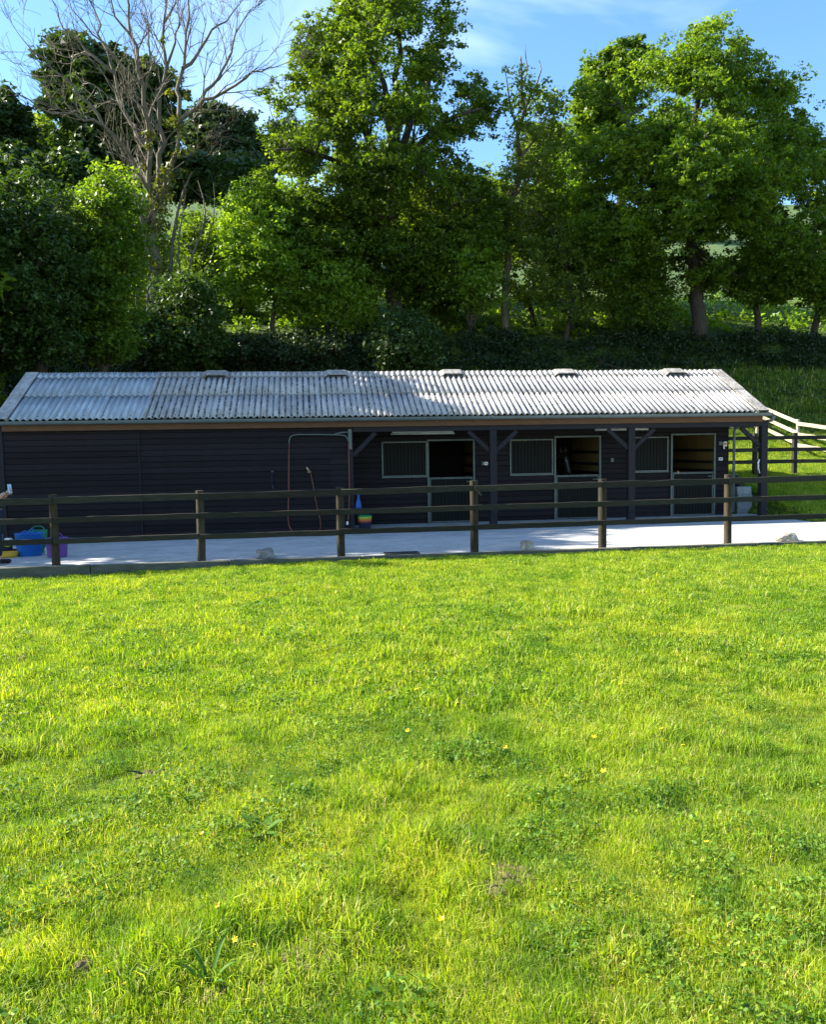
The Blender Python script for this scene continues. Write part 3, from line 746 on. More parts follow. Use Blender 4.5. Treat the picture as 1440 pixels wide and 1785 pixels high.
# trugs at the left
def trug(lab, px0, px1, h, mat, Y, zb_=-.07, oval=.8):
    pL, pR = at(px0, 950, Y), at(px1, 950, Y); r_ = (pR.x - pL.x) / 2
    t = thing('rubber_trug', lab, 'bucket', ((pL.x + pR.x) / 2, Y, zb_), 'rubber trugs on the yard')
    MB().lathe([(.001, .008), (r_ * .80, .0), (r_ * .84, .02), (r_ * .97, h - .01), (r_ * 1.02, h), (r_ * .99, h + .004), (r_ * .94, h - .02), (r_ * .80, .03), (.001, .03)], (0, 0, 0), 28, sy=oval).build('tub', M[mat], t)
    for sg in (-1, 1):
        pts = [(math.cos(a_) * r_ * .26, sg * (r_ * oval * .97), h + math.sin(a_) * .07 - .01) for a_ in np.linspace(0, math.pi, 9)]
        MB().tube(pts, .012, 6).build('handle', M[mat], t)
    return t
trug('large blue rubber trug on the yard left of the fence post', 26, 76, .42, 'blue', 16.15)
trug('purple rubber trug standing partly behind the leftmost full fence post', 79, 119, .36, 'purple', 15.75, oval=.9)
t = thing('green_tub', 'green tub tucked behind the large blue trug', 'bucket', (at(66, 950, 16.6).x, 16.65, -.08))
MB().lathe([(.001, .0), (.12, 0), (.16, .36), (.17, .44), (.165, .44), (.12, .05), (.001, .05)], (0, 0, 0), 20).build('tub', M['green'], t)
MB().tube([(math.cos(a_) * .13, 0, .43 + math.sin(a_) * .09) for a_ in np.linspace(0, math.pi, 9)], .012, 6).build('handle', M['green'], t)
p = at(8, 955, 16.0); t = thing('yellow_tray', 'low ochre yellow tray at the left picture edge', 'tray', (p.x, 16.0, -.07))
MB().lathe([(.001, .0), (.22, 0), (.24, .10), (.225, .10), (.20, .02), (.001, .02)], (0, 0, 0), 24, sy=.7).build('tray_body', M['yellow'], t)
p = at(10, 940, 16.4); t = thing('grooming_kit', 'heap of dark brushes with a lime one behind the yellow tray', 'brushes', (p.x, 16.4, -.08))
for k in range(7):
    a_ = random.uniform(0, 3); mm = ['black', 'navycloth', 'black', 'lime', 'black', 'green', 'white'][k]
    MB().box((random.uniform(-.12, .14), random.uniform(-.1, .1), .09 + .035 * k), (.18, .07, .05), Matrix.Rotation(a_, 3, 'Z') @ Matrix.Rotation(random.uniform(-.3, .3), 3, 'X'), bev=.012).build('brush', M[mm], t)
MB().box((.0, 0, .05), (.34, .28, .09), bev=.02).build('carrier', M['black'], t)
t = thing('white_lead_tag', 'small white bottle between the blue and purple trugs', 'bottle', (at(79, 955, 16.3).x, 16.3, -.08))
MB().lathe([(.001, 0), (.035, 0), (.035, .11), (.015, .14), (.015, .16), (.001, .16)], (0, 0, 0), 12).build('bottle_body', M['white'], t); MB().lathe([(.018, .15), (.018, .18), (.001, .18)], (0, 0, 0), 10).build('cap', M['blue'], t)
bpy.data.objects[t.name].name = 'small_bottle'

# ------------------------------------------------------------------ person (arm with phone reaches into view)
def skin_mesh(name, verts, edges, radii, mat, parent, sub=2, root=0):
    me = bpy.data.meshes.new(name); me.from_pydata(verts, edges, []); o = bpy.data.objects.new(name, me); COL.objects.link(o)
    sk = o.modifiers.new('Skin', 'SKIN'); sk.use_smooth_shade = True
    for i, r_ in enumerate(radii):
        rr = r_ if isinstance(r_, tuple) else (r_, r_); me.skin_vertices[0].data[i].radius = rr
        me.skin_vertices[0].data[i].use_root = (i == root)
    ss = o.modifiers.new('Sub', 'SUBSURF'); ss.levels = sub; ss.render_levels = sub
    dg_ = bpy.context.evaluated_depsgraph_get(); ev = o.evaluated_get(dg_); nm = bpy.data.meshes.new_from_object(ev)
    bpy.data.objects.remove(o); nm.name = name; nm.materials.clear(); nm.materials.append(M[mat])
    nm.polygons.foreach_set('use_smooth', [True] * len(nm.polygons))
    return link(name, nm, None, parent)
pp = at(-14, 975, 14.8)
per = thing('person', 'person in dark clothes holding a pale blue phone at the left edge', 'person', (pp.x, 14.8, -.05))
# body faces +X (to the right); forward = +x, sides = y
bv = [(0, 0, .92), (0, 0, 1.08), (.01, 0, 1.25), (0, 0, 1.40), (.01, 0, 1.47), (.02, 0, 1.53),
      (0, -.17, 1.38), (.17, -.21, 1.13), (.25, -.12, 1.19), (.30, -.07, 1.22),
      (0, .17, 1.38), (.06, .20, 1.06), (.20, .10, 1.14), (.28, .04, 1.18),
      (0, -.09, .86), (.02, -.10, .48), (-.01, -.11, .10), (.0, -.11, .05),
      (0, .09, .86), (.09, .10, .48), (.08, .11, .10), (.09, .11, .05)]
be = [(0, 1), (1, 2), (2, 3), (3, 4), (4, 5), (3, 6), (6, 7), (7, 8), (8, 9), (3, 10), (10, 11), (11, 12), (12, 13), (0, 14), (14, 15), (15, 16), (16, 17), (0, 18), (18, 19), (19, 20), (20, 21)]
br = [(.15, .10), (.125, .09), (.14, .10), (.11, .08), .055, .05, .055, .042, .033, .026, .055, .042, .033, .026, .085, .056, .038, .036, .085, .056, .038, .036]
skin_mesh('body', bv, be, br, 'skin', per)
cv = [v for v in bv[:4]] + [(0, -.09, .86), (.02, -.10, .48), (-.01, -.11, .12), (0, .09, .86), (.09, .10, .48), (.08, .11, .12)]
skin_mesh('trousers', cv[:1] + cv[4:], [(0, 1), (1, 2), (2, 3), (0, 4), (4, 5), (5, 6)], [(.165, .12), .098, .068, .052, .098, .068, .052], 'navycloth', per)
skin_mesh('vest', [bv[0], bv[1], bv[2], bv[3], (0, -.13, 1.39), (0, .13, 1.39)], [(0, 1), (1, 2), (2, 3), (3, 4), (3, 5)], [(.165, .115), (.138, .105), (.152, .112), (.12, .092), .066, .066], 'navycloth', per)
hd = bmesh.new(); bmesh.ops.create_uvsphere(hd, u_segments=24, v_segments=18, radius=1)
for v in hd.verts:
    x_, y_, z_ = v.co
    fx = 1.0; 
    if z_ < 0: fx = 1 + z_ * .22
    nose_ = .028 * math.exp(-((y_ / .18) ** 2 + ((z_ + .12) / .22) ** 2)) if x_ > 0 else 0
    eye = -.010 * (math.exp(-(((abs(y_) - .36) / .16) ** 2 + ((z_ - .05) / .14) ** 2))) if x_ > 0 else 0
    lip = .008 * math.exp(-((y_ / .28) ** 2 + ((z_ + .5) / .07) ** 2)) if x_ > 0 else 0
    v.co = Vector((x_ * .098 * fx + nose_ + eye + lip, y_ * .076 * fx, z_ * .118))
me = bpy.data.meshes.new('head'); hd.to_mesh(me); hd.free(); me.polygons.foreach_set('use_smooth', [True] * len(me.polygons))
he = link('head', me, M['skin'], per, (.025, 0, 1.61))
for sg in (-1, 1): MB().lathe([(.001, -.022), (.018, -.012), (.022, .006), (.014, .022), (.001, .026)], (0, sg * .078, -.005), 10, sy=.35).build('ear', M['skin'], he)
hd = bmesh.new(); bmesh.ops.create_uvsphere(hd, u_segments=20, v_segments=14, radius=1)
for v in hd.verts:
    x_, y_, z_ = v.co
    v.co = Vector((x_ * .108 - .022, y_ * .090, max(z_, -.75) * .135 + .022))
    if x_ > .35 and z_ < .45: v.co.x = min(v.co.x, .03)
me = bpy.data.meshes.new('hair'); hd.to_mesh(me); hd.free(); link('hair', me, M['hair'], he)
for i_, pos in enumerate(((.30, -.07, 1.22), (.28, .04, 1.18))):
    b0 = Vector(pos); fv = [b0, b0 + Vector((.035, .0 if i_ else .01, .02)), ]
    sd = 1 if i_ == 0 else -1
    vv = [tuple(b0), tuple(b0 + Vector((.045, 0, .03)))]; ee = [(0, 1)]; rr = [.022, (.034, .016)]
    for k in range(4):
        b1 = b0 + Vector((.055, sd * .0, .012 + .018 * k)); tip = b1 + Vector((.030, sd * .018, .004)); tp2 = tip + Vector((.008, sd * .028, 0))
        n0 = len(vv); vv += [tuple(b1), tuple(tip), tuple(tp2)]; ee += [(1, n0), (n0, n0 + 1), (n0 + 1, n0 + 2)]; rr += [.010, .009, .007]
    b1 = b0 + Vector((.03, sd * .02, .045)); n0 = len(vv); vv += [tuple(b1), tuple(b1 + Vector((.015, sd * .02, .03)))]; ee += [(1, n0), (n0, n0 + 1)]; rr += [.011, .009]
    skin_mesh('hand', vv, ee, rr, 'skin', per, 1)
for x_, y_ in ((0, -.11), (.09, .11)):
    MB().box((x_ + .05, y_, .045), (.27, .095, .075), bev=.03).build('shoe', M['black'], per)
ph = MB().box((0, 0, 0), (.012, .078, .155), bev=.004).build('phone', M['phone'], None, (pp.x + .365, 14.8 - .055, -.05 + 1.29), (0, R(-8), R(-28)))
props(ph, 'pale blue phone held up in the hand at the left edge', 'phone')
cam_ = MB().box((.008, .018, .055), (.004, .025, .03)).build('camera_bump', M['white'], ph)

# ------------------------------------------------------------------ horse in the second stall
hx = at(988, 812, 21.4).x
ho = thing('horse', 'dark horse with a narrow white blaze looking over the second stable door', 'horse', (hx, 22.4, -.07))
nv = [(0.1, 1.15, 1.32), (0.08, .55, 1.30), (.04, 0, 1.27), (.02, -.30, 1.34), (0, -.52, 1.50), (0, -.72, 1.62), (0, -.86, 1.52), (.02, -.98, 1.33), (.04, -1.08, 1.13),
      (-.16, -.28, 1.02), (-.17, -.30, .70), (-.17, -.28, .42), (-.17, -.28, .10), (-.17, -.32, .03), (.20, -.28, 1.02), (.21, -.26, .70), (.21, -.28, .42), (.21, -.28, .10), (.21, -.32, .03),
      (-.10, 1.20, 1.05), (-.10, 1.12, .80), (-.10, 1.34, .52), (-.10, 1.28, .12), (-.10, 1.24, .03), (.30, 1.20, 1.05), (.30, 1.10, .80), (.30, 1.34, .52), (.30, 1.28, .12), (.30, 1.24, .03)]
ne = [(0, 1), (1, 2), (2, 3), (3, 4), (4, 5), (5, 6), (6, 7), (7, 8), (3, 9), (9, 10), (10, 11), (11, 12), (12, 13), (3, 14), (14, 15), (15, 16), (16, 17), (17, 18), (0, 19), (19, 20), (20, 21), (21, 22), (22, 23), (0, 24), (24, 25), (25, 26), (26, 27), (27, 28)]
nr = [.29, .33, .31, .24, .15, .115, .115, .09, .062, .10, .065, .05, .036, .05, .10, .065, .05, .036, .05, .14, .09, .052, .04, .052, .14, .09, .052, .04, .052]
M['horse'] = m_simple('dark_brown_coat', (.018, .012, .008), (.010, .007, .005), 6, .55, None, 0)
skin_mesh('body', nv, ne, nr, 'horse', ho, 2, 2)
for sg in (-1, 1): MB().lathe([(.028, 0), (.034, .05), (.018, .12), (.001, .16)], (sg * .075, -.70, 1.70), 8, sy=.5).build('ear', M['horse'], ho)
MB().tube([(-.035, -.985, 1.575), (-.025, -1.02, 1.50), (0, -1.045, 1.40), (.02, -1.08, 1.28), (.045, -1.125, 1.14)], [.030, .034, .015, .012, .008], 8).build('blaze', M['galv'], ho)
MB().tube([(.1, 1.42, 1.40), (.1, 1.52, 1.25), (.1, 1.52, .8), (.1, 1.50, .5)], [.04, .07, .07, .02], 8).build('tail', M['black'], ho)
MB().tube([(0, -.70, 1.77), (0, -.50, 1.66), (.01, -.28, 1.56), (.02, -.1, 1.55)], [.03, .045, .045, .02], 6).build('mane', M['black'], ho)

# ------------------------------------------------------------------ fences
def wavy_rail(name, a, b, h, t, mat, parent, org, amp=.006, seed=0, n=14, taper=0):
    a, b = Vector(a), Vector(b); d = b - a; u = d.normalized(); side = Vector((0, 0, 1)).cross(u).normalized()
    vs = []
    for i in range(n + 1):
        f = i / n; c = a.lerp(b, f)
        w1 = noise.noise(Vector((f * 5 + seed * 3.1, seed, 0))) * amp; w2 = noise.noise(Vector((f * 4 + seed, seed * 2.3, 5))) * amp * .8; w3 = noise.noise(Vector((f * 3 + seed, 1, seed))) * amp
        top = Vector((0, 0, h / 2 + w1)); bot = Vector((0, 0, -h / 2 + w2)); s_ = side * (t / 2); c = c + side * w3
        ch = .006
        vs += [c + bot - s_, c + bot + s_, c + top + s_ - Vector((0, 0, ch)), c + top + s_ * .6, c + top - s_ * .6, c + top - s_ - Vector((0, 0, ch))]
    fs = [(i * 6 + j, i * 6 + (j + 1) % 6, (i + 1) * 6 + (j + 1) % 6, (i + 1) * 6 + j) for i in range(n) for j in range(6)] + [(5, 4, 3, 2, 1, 0), tuple(n * 6 + j for j in range(6))]
    o3 = Vector(org); me = MB().add([Vector(v) - o3 for v in vs], fs).mesh(name)
    return link(name, me, mat, parent)
def round_post(x, y, z0, z1, r_, mat, parent, org, seed=0, name='post'):
    lean = Vector((noise.noise(Vector((seed, 0, 0))) * .02, noise.noise(Vector((0, seed, 0))) * .02, 0)); vs = []; n = 12; k = 7
    for i in range(k):
        f = i / (k - 1); zz = z0 + (z1 - z0) * f
        for j in range(n):
            a_ = 2 * math.pi * j / n; rr = r_ * (1 + .05 * noise.noise(Vector((math.cos(a_) * 1.5, math.sin(a_) * 1.5, zz * 2 + seed)))) * (1.04 - .07 * f)
            vs.append(Vector((x, y, zz)) + lean * f + Vector((rr * math.cos(a_), rr * math.sin(a_), 0)))
    fs = [(i * n + j, i * n + (j + 1) % n, (i + 1) * n + (j + 1) % n, (i + 1) * n + j) for i in range(k - 1) for j in range(n)]
    mb_ = MB().add([v - Vector(org) for v in vs], fs, 0, True); mb_.add([v - Vector(org) for v in vs[-n:]], [tuple(range(n))])
    return mb_.build(name, mat, parent)
YP = 14.33
org = (0, YP, -.045)
ff = thing('post_and_rail_fence', 'dark weathered three-rail fence running along the near yard edge', 'fence', org)
pxs = [-175, 92, 347, 592, 826, 1050, 1270, 1476, 1680]; tops = [868, 862, 855, 849, 838, 835, 827, 822, 818]
PX = []
for k, (a_, b_) in enumerate(zip(pxs, tops)):
    p = at(a_, b_, YP); PX.append(p.x)
    round_post(p.x, YP, -.25 if k < 3 else -.2, p.z, .068 + .005 * (k in (4, 5)), M['post'], ff, org, k * 1.7)
railY = YP - .105
for row, (yl, yr) in enumerate(((875.5, 833.5), (909.5, 866), (947, 899))):
    for k in range(len(PX) - 1):
        def ry(px_): return yl + (yr - yl) * px_ / 1440
        a = at(pxs[k], ry(pxs[k]) + random.uniform(-.8, .8), railY); b = at(pxs[k + 1], ry(pxs[k + 1]) + random.uniform(-.8, .8), railY)
        a.x += .004; b.x -= .004
        wavy_rail('rail', a, b, .108 if row == 0 else .094, .042, M['rail'], ff, org, .016 if row == 0 else .009, seed=row * 10 + k)
# frayed splinters on the top rail
q_ = at(612, 853, railY - .0)
MB().box(q_ - Vector(org), (.34, .05, .022), Matrix.Rotation(.03, 3, 'Y'), jit=.008, bev=.004).build('splinter', M['pale'], ff)
q_ = at(832, 855, railY - .03)
MB().beam(q_ + Vector((-.05, -.02, .06)) - Vector(org), q_ + Vector((.07, -.03, -.09)) - Vector(org), .02, .035).build('splinter', M['post'], ff)

def fence(lab, pts_px, rails_z, mat, pmat, h=.13, t=.035, post_r=.06, square=False, extra=1.25):
    """pts: (X, Y) ground positions of posts"""
    o0 = Vector((pts_px[0][0], pts_px[0][1], tz(*pts_px[0]))); f = thing('post_and_rail_fence', lab, 'fence', o0)
    P3 = [Vector((x_, y_, tz(x_, y_))) for x_, y_ in pts_px]
    for k, p_ in enumerate(P3):
        if square: MB().box(p_ - o0 + Vector((0, 0, extra / 2 - .1)), (post_r * 2, post_r * 2, extra + .2), bev=.008).build('post', pmat, f)
        else: round_post(p_.x, p_.y, p_.z - .2, p_.z + extra, post_r, pmat, f, o0, k * 2.1)
    for k in range(len(P3) - 1):
        d = (P3[k + 1] - P3[k]); nrm = Vector((d.y, -d.x, 0)).normalized() * (post_r + t / 2 + .004)
        if nrm.y > 0: nrm = -nrm
        for r_, zz in enumerate(rails_z):
            wavy_rail('rail', P3[k] + nrm + Vector((0, 0, zz)), P3[k + 1] + nrm + Vector((0, 0, zz)), h, t, mat, f, o0, .008, seed=k * 3 + r_ + 40)
    return f
def xat(px_, Y): return at(px_, 800, Y).x
fence('dark three-rail fence leading right from the stable gable end', [(11.68, 23.0), (xat(1316, 23.0), 23.0), (xat(1385, 23.0), 23.0), (xat(1475, 22.9), 22.9), (xat(1570, 22.8), 22.8)], (.42, .77, 1.12), M['rail'], M['rail'], .11, .04, .06, True, 1.26)
fence('pale new timber fence dropping diagonally toward the right edge', [(xat(1252, 31.2), 31.2), (xat(1319, 28.6), 28.6), (xat(1390, 26.0), 26.0), (xat(1475, 24.4), 24.4), (xat(1580, 23.4), 23.4)], (.38, .74, 1.10), M['pale'], M['pale'], .12, .035, .055, False, 1.24)
fence('short weathered fence section peeping over the roof ridge', [(xat(1047, 36.4), 36.4), (xat(1088, 35.4), 35.4)], (.22, .45), M['post'], M['post'], .08, .03, .05, False, .58)

# ------------------------------------------------------------------ leaves, trees
def leaf_cloud(C, rad, per, size, seed, flat=.75, up=.5):
    """C (n,3) clump centres, rad (n,) radii -> quad vertices and tints"""
    g = np.random.default_rng(seed); n = len(C); N = n * per
    cc = np.repeat(C, per, 0); rr = np.repeat(rad, per)
    d = g.normal(size=(N, 3)); d /= np.linalg.norm(d, axis=1)[:, None] + 1e-9
    rr2 = rr * np.power(g.random(N), .45)
    off = d * rr2[:, None]; off[:, 2] *= flat
    P = cc + off
    nrm = d * .5 + g.normal(size=(N, 3)) * .55; nrm[:, 2] += up; nrm /= np.linalg.norm(nrm, axis=1)[:, None] + 1e-9
    a = g.normal(size=(N, 3)); u = np.cross(nrm, a); u /= np.linalg.norm(u, axis=1)[:, None] + 1e-9; v = np.cross(nrm, u)
    s = size * g.uniform(.55, 1.45, N); L = (s * .72)[:, None]; Wd = (s * .50)[:, None]
    V = np.stack([P - u * L * .7 + v * Wd, P + u * L, P - u * L * .7 - v * Wd], 1).reshape(-1, 3)
    ctint = np.repeat(g.random(n), per)
    tint = np.clip(ctint * .55 + g.random(N) * .45, 0, 1)
    return V, tint

def poly_dist(poly, P):
    poly = np.asarray(poly, float); A = poly; B = np.roll(poly, -1, 0); best = np.full(len(P), 1e9); inside = np.zeros(len(P), bool)
    for a, b in zip(A, B):
        ab = b - a; t = np.clip(((P - a) @ ab) / (ab @ ab + 1e-9), 0, 1); q = a + t[:, None] * ab
        best = np.minimum(best, np.linalg.norm(P - q, axis=1))
        cond = ((a[1] > P[:, 1]) != (b[1] > P[:, 1])); xi = (b[0] - a[0]) * (P[:, 1] - a[1]) / (b[1] - a[1] + 1e-12) + a[0]
        inside ^= cond & (P[:, 0] < xi)
    return np.where(inside, best, -best)

def boughs(poly, Y0, Tmax, br_px, nb, seed, fill=1.0, gap=0.0):
    g = np.random.default_rng(seed); poly = np.asarray(poly, float); lo, hi = poly.min(0), poly.max(0); out = []; tries = 0
    mpp = Y0 / FPX
    while len(out) < nb and tries < nb * 60:
        tries += 1; q = lo + g.random(2) * (hi - lo); d = poly_dist(poly, q[None])[0]; r = br_px * g.uniform(.7, 1.25)
        if d < r * .80: continue
        T = min((d - r * .55) * mpp * 1.1 + .3, Tmax); yy = Y0 + T * g.choice([-1, 1]) * g.uniform(.25, 1) ** .6
        if gap and noise.noise(Vector((q[0] / 62 + seed, q[1] / 62, yy * .04))) < gap - .45: continue
        p = at(q[0], q[1], yy)
        if any((p - o[0]).length < (r * mpp) * .72 for o in out): continue
        out.append((p, r * mpp))
    return out

def bend(a, b, n, sag, g):
    d = b - a; L = d.length; pts = []
    j = Vector(g.normal(size=3)) * L * .05; j2 = Vector(g.normal(size=3)) * L * .04
    for i in range(n + 1):
        f = i / n; p = a + d * f; p += Vector((0, 0, -sag * L * math.sin(math.pi * f))) + j * math.sin(math.pi * f) + j2 * math.sin(2 * math.pi * f); pts.append(p)
    return pts

def tree(name, label, base, trunk, polys, Y0, T, br, nb, per, leaf, lmat, bmat='bark', seed=1, group=None, cat='tree', gap=0., cl_per=15, clr=.42, trunk_r=.35, limbs=True, up=.7, flat=.55, extra_limbs=()):
    g = np.random.default_rng(seed)
    b3 = Vector((at(base[0], 560, base[1]).x, base[1], 0)); b3.z = tz(b3.x, b3.y)
    root = thing(name, label, cat, b3, group)
    tp = [Vector((b3.x, b3.y, b3.z - .15))]
    for (px_, py_, dy) in trunk: tp.append(at(px_, py_, base[1] + dy))
    # densify trunk
    pts = []
    for i in range(len(tp) - 1):
        seg = bend(tp[i], tp[i + 1], 4, 0, g); pts += seg[:-1]
    pts.append(tp[-1]); k = len(pts)
    rad = [trunk_r * (1.25 if i == 0 else 1) * (1 - .82 * (i / (k - 1))) for i in range(k)]
    W = MB(); W.tube([p - b3 for p in pts], rad, 9)
    nodes_ = [(pts[i], rad[i]) for i in range(k)]
    for lim in extra_limbs:
        r0, q = lim[0], [at(a, b, base[1] + c) for a, b, c in lim[1]]
        pl = []
        for i in range(len(q) - 1): pl += bend(q[i], q[i + 1], 3, 0, g)[:-1]
        pl.append(q[-1]); rr = [r0 * (1 - .75 * i / (len(pl) - 1)) for i in range(len(pl))]
        W.tube([p - b3 for p in pl], rr, 7); nodes_ += list(zip(pl, rr))
    C, RD = [], []
    for poly in polys:
        bs = boughs(poly, Y0, T, br, nb, seed + 5, gap=gap)
        for (c, r) in bs:
            if limbs:
                best = min(nodes_, key=lambda q: (q[0] - c).length + (2.5 if q[0].z > c.z - .3 * (q[0] - c).length else 0) + (6 if q[0].z < b3.z + .30 * (pts[-1].z - b3.z) else 0))
                L = (best[0] - c).length
                if L > .3:
                    r0 = min(best[1] * .6, .03 + L * .022); bp = bend(best[0], c, 5, .06, g)
                    W.tube([p - b3 for p in bp], [r0 * (1 - .75 * i / 5) for i in range(6)], 5, caps=False)
                    if L < 4: nodes_.append((bp[3], r0 * .5))
            nc = max(5, int(cl_per * (r / 1.0) ** 1.8))
            for q in range(nc):
                d = Vector(g.normal(size=3)).normalized(); d.z = d.z * .7 + .15
                cc = c + d * r * (g.uniform(.25, 1.0) if g.random() < .7 else g.uniform(1.0, 1.5))
                C.append(cc - b3); RD.append(clr * g.choice([.55, .8, 1.0, 1.25]))
                if limbs and q % 2 == 0: W.tube([c - b3, cc - b3], [.022, .007], 3, caps=False)
    W.build('trunk', M[bmat], root)
    if C:
        V, t = leaf_cloud(np.array([tuple(c) for c in C]), np.array(RD), per, leaf, seed + 9, flat, up)
        link('crown', np_mesh('crown', V, 3, t), M[lmat], root)
    return root

YT = 39.0
# big open-crowned tree behind the middle of the roof
oak_poly = [(515, 10), (560, 0), (560, -75), (640, -110), (740, -95), (800, -40), (805, 25), (818, 70), (845, 105), (880, 150), (882, 200), (866, 270), (880, 330), (905, 395), (850, 430), (800, 470), (705, 455), (640, 480), (560, 440), (500, 470), (470, 400), (440, 360), (432, 270), (437, 225), (470, 215), (445, 180), (440, 150), (490, 135), (488, 90), (480, 70), (510, 60)]
tree('broadleaf_tree', 'tallest broad tree with open crown showing sky and forked limbs', (690, YT), [(690, 480, 0), (688, 380, 0), (694, 300, 0), (697, 210, .3), (694, 110, .2), (690, 10, 0)], [oak_poly, [(430, 370), (560, 345), (700, 360), (880, 345), (915, 430), (850, 490), (740, 530), (600, 520), (480, 480)]], YT, 4.6, 30, 380, 32, .118, 'leaf_oak', seed=21, gap=.30, cl_per=17, clr=.42, trunk_r=.38,
     extra_limbs=[(.24, [(688, 330, 0), (655, 270, -.5), (632, 210, -1), (600, 170, -1.6), (560, 130, -2)]), (.22, [(690, 300, 0), (680, 230, .5), (670, 150, .4), (640, 90, 0), (620, 30, 0)]),
                  (.20, [(694, 310, 0), (740, 245, -.8), (790, 205, -1.4), (840, 190, -1.5)]), (.18, [(690, 340, 0), (620, 300, -1), (550, 268, -2), (480, 262, -2.6)]), (.2, [(696, 270, 0), (720, 200, .6), (750, 120, .8), (780, 50, 1)]),
                  (.16, [(688, 390, 0), (620, 370, -1), (540, 350, -2.4)]), (.16, [(690, 380, 0), (760, 360, -1), (830, 350, -2.2)])])
# right-hand tree
syc_poly = [(1195, 40), (1215, 8), (1240, 20), (1280, 40), (1310, 65), (1325, 105), (1370, 100), (1395, 140), (1405, 175), (1432, 200), (1475, 260), (1530, 340), (1540, 450), (1480, 520), (1400, 545), (1290, 520), (1180, 545), (1080, 520), (1000, 500), (985, 400), (1000, 330), (982, 260), (985, 190), (1015, 130), (1060, 110), (1095, 95), (1150, 78), (1185, 75)]
tree('broadleaf_tree', 'massive full-crowned bright green tree filling the right side', (1215, YT - 1), [(1215, 500, 0), (1205, 430, 0), (1195, 340, 0), (1200, 250, 0), (1215, 150, 0), (1225, 60, 0)], [syc_poly], YT - 1, 6.0, 31, 560, 34, .118, 'leaf_syc', seed=33, gap=.10, cl_per=17, clr=.42, trunk_r=.36,
     extra_limbs=[(.14, [(1205, 420, 0), (1245, 370, -.6), (1310, 330, -1.5), (1400, 310, -2)]), (.25, [(1200, 400, 0), (1150, 340, -.5), (1110, 250, -1), (1080, 180, -1)]), (.22, [(1195, 330, 0), (1230, 240, 1), (1290, 170, 1)]), (.12, [(1210, 430, 0), (1150, 380, -1), (1080, 330, -1.6)])])
tree('broadleaf_tree', 'darker rounded tree top rising behind the massive right tree', (1080, 52), [(1085, 400, 0), (1080, 250, 0), (1075, 110, 0)], [[(1005, 130), (1030, 95), (1060, 78), (1100, 66), (1135, 78), (1145, 110), (1120, 190), (1090, 260), (1010, 260), (990, 190)]], 50, 3.5, 28, 70, 34, .2, 'leaf_oak', seed=41, trunk_r=.4, clr=.55, cl_per=12)
# sparse ash-like trees between
tree('sparse_tree', 'thin-leaved pale tree between the two largest crowns', (885, YT + 1), [(883, 480, 0), (884, 380, 0), (905, 270, .3), (912, 180, 0), (908, 100, 0)], [[(872, 150), (905, 95), (950, 130), (985, 150), (1000, 260), (990, 380), (960, 470), (900, 470), (862, 380), (866, 260)]], YT + 1, 2.4, 26, 80, 20, .12, 'leaf_ash', 'bark_pale', seed=52, trunk_r=.2, clr=.5, cl_per=11,
     extra_limbs=[(.07, [(905, 270, 0), (890, 190, 0), (880, 120, 0)]), (.07, [(912, 200, 0), (935, 150, 0), (940, 105, 0)]), (.08, [(900, 300, 0), (945, 220, 0), (965, 160, 0)]), (.05, [(908, 160, 0), (920, 120, 0), (916, 80, 0)])])
# understorey trees and bushes
def small(label, base, trunk, poly, Y, T, br, nb, per, leaf, lm, seed, tr=.12, **k):
    return tree(k.pop('name', 'small_tree'), label, base, trunk, [poly], Y, T, br, nb, per, leaf, lm, k.pop('bm', 'bark'), seed=seed, trunk_r=tr, clr=k.pop('clr', .5), **k)
small('bright yellow-green young tree left of the tallest tree trunk', (480, 38.3), [(480, 500, 0), (470, 420, 0), (450, 350, 0)], [(395, 340), (440, 315), (500, 345), (560, 380), (600, 450), (590, 520), (540, 560), (450, 560), (400, 530), (378, 450), (370, 390)], 38.3, 2.2, 23, 108, 39, 0.124, 'leaf_hazel', 61)
small('leafy young tree with slim stem to the left of the elder bush', (575, 38.2), [(572, 520, 0), (580, 450, 0), (590, 400, 0)], [(520, 430), (580, 400), (650, 430), (670, 500), (650, 570), (560, 590), (510, 560), (500, 490)], 38.2, 2.0, 22, 75, 30, 0.118, 'leaf_hazel', 62)
small('slender multi-stem hazel to the right of the elder bush', (812, 38.6), [(822, 540, 0), (828, 470, 0), (835, 400, 0)], [(750, 410), (820, 380), (880, 400), (890, 470), (870, 550), (800, 560), (745, 520)], 38.6, 2.0, 22, 72, 26, 0.118, 'leaf_hazel', 63, extra_limbs=[(.06, [(818, 570, 0), (800, 510, 0), (790, 450, 0)]), (.06, [(820, 575, 0), (845, 520, 0), (860, 450, 0)])])
small('wispy tree with arching bare stems under the right crown', (985, 38.6), [(1000, 520, 0), (985, 450, 0), (960, 390, 0)], [(905, 420), (960, 380), (1040, 400), (1085, 440), (1080, 530), (1040, 575), (950, 570), (905, 530)], 38.7, 2.0, 22, 64, 24, 0.105, 'leaf_ash', 64, extra_limbs=[(.06, [(1020, 575, 0), (1045, 500, 0), (1010, 440, 0)]), (.06, [(1000, 575, 0), (975, 520, 0), (940, 460, 0)])])
small('bush filling the gap left of the big right trunk', (1130, 38.3), [(1130, 540, 0), (1125, 500, 0)], [(1060, 490), (1120, 450), (1180, 470), (1190, 560), (1130, 600), (1060, 580)], 38.3, 1.6, 20, 43, 32, 0.112, 'leaf_oak', 65, name='bush', cat='bush')
small('small tree with single straight trunk near the right edge', (1322, 38.8), [(1318, 540, 0), (1316, 480, 0), (1320, 420, 0)], [(1240, 460), (1320, 430), (1400, 450), (1420, 510), (1370, 540), (1290, 545), (1245, 520)], 38.7, 2.2, 20, 43, 30, 0.118, 'leaf_syc', 66, tr=.2)
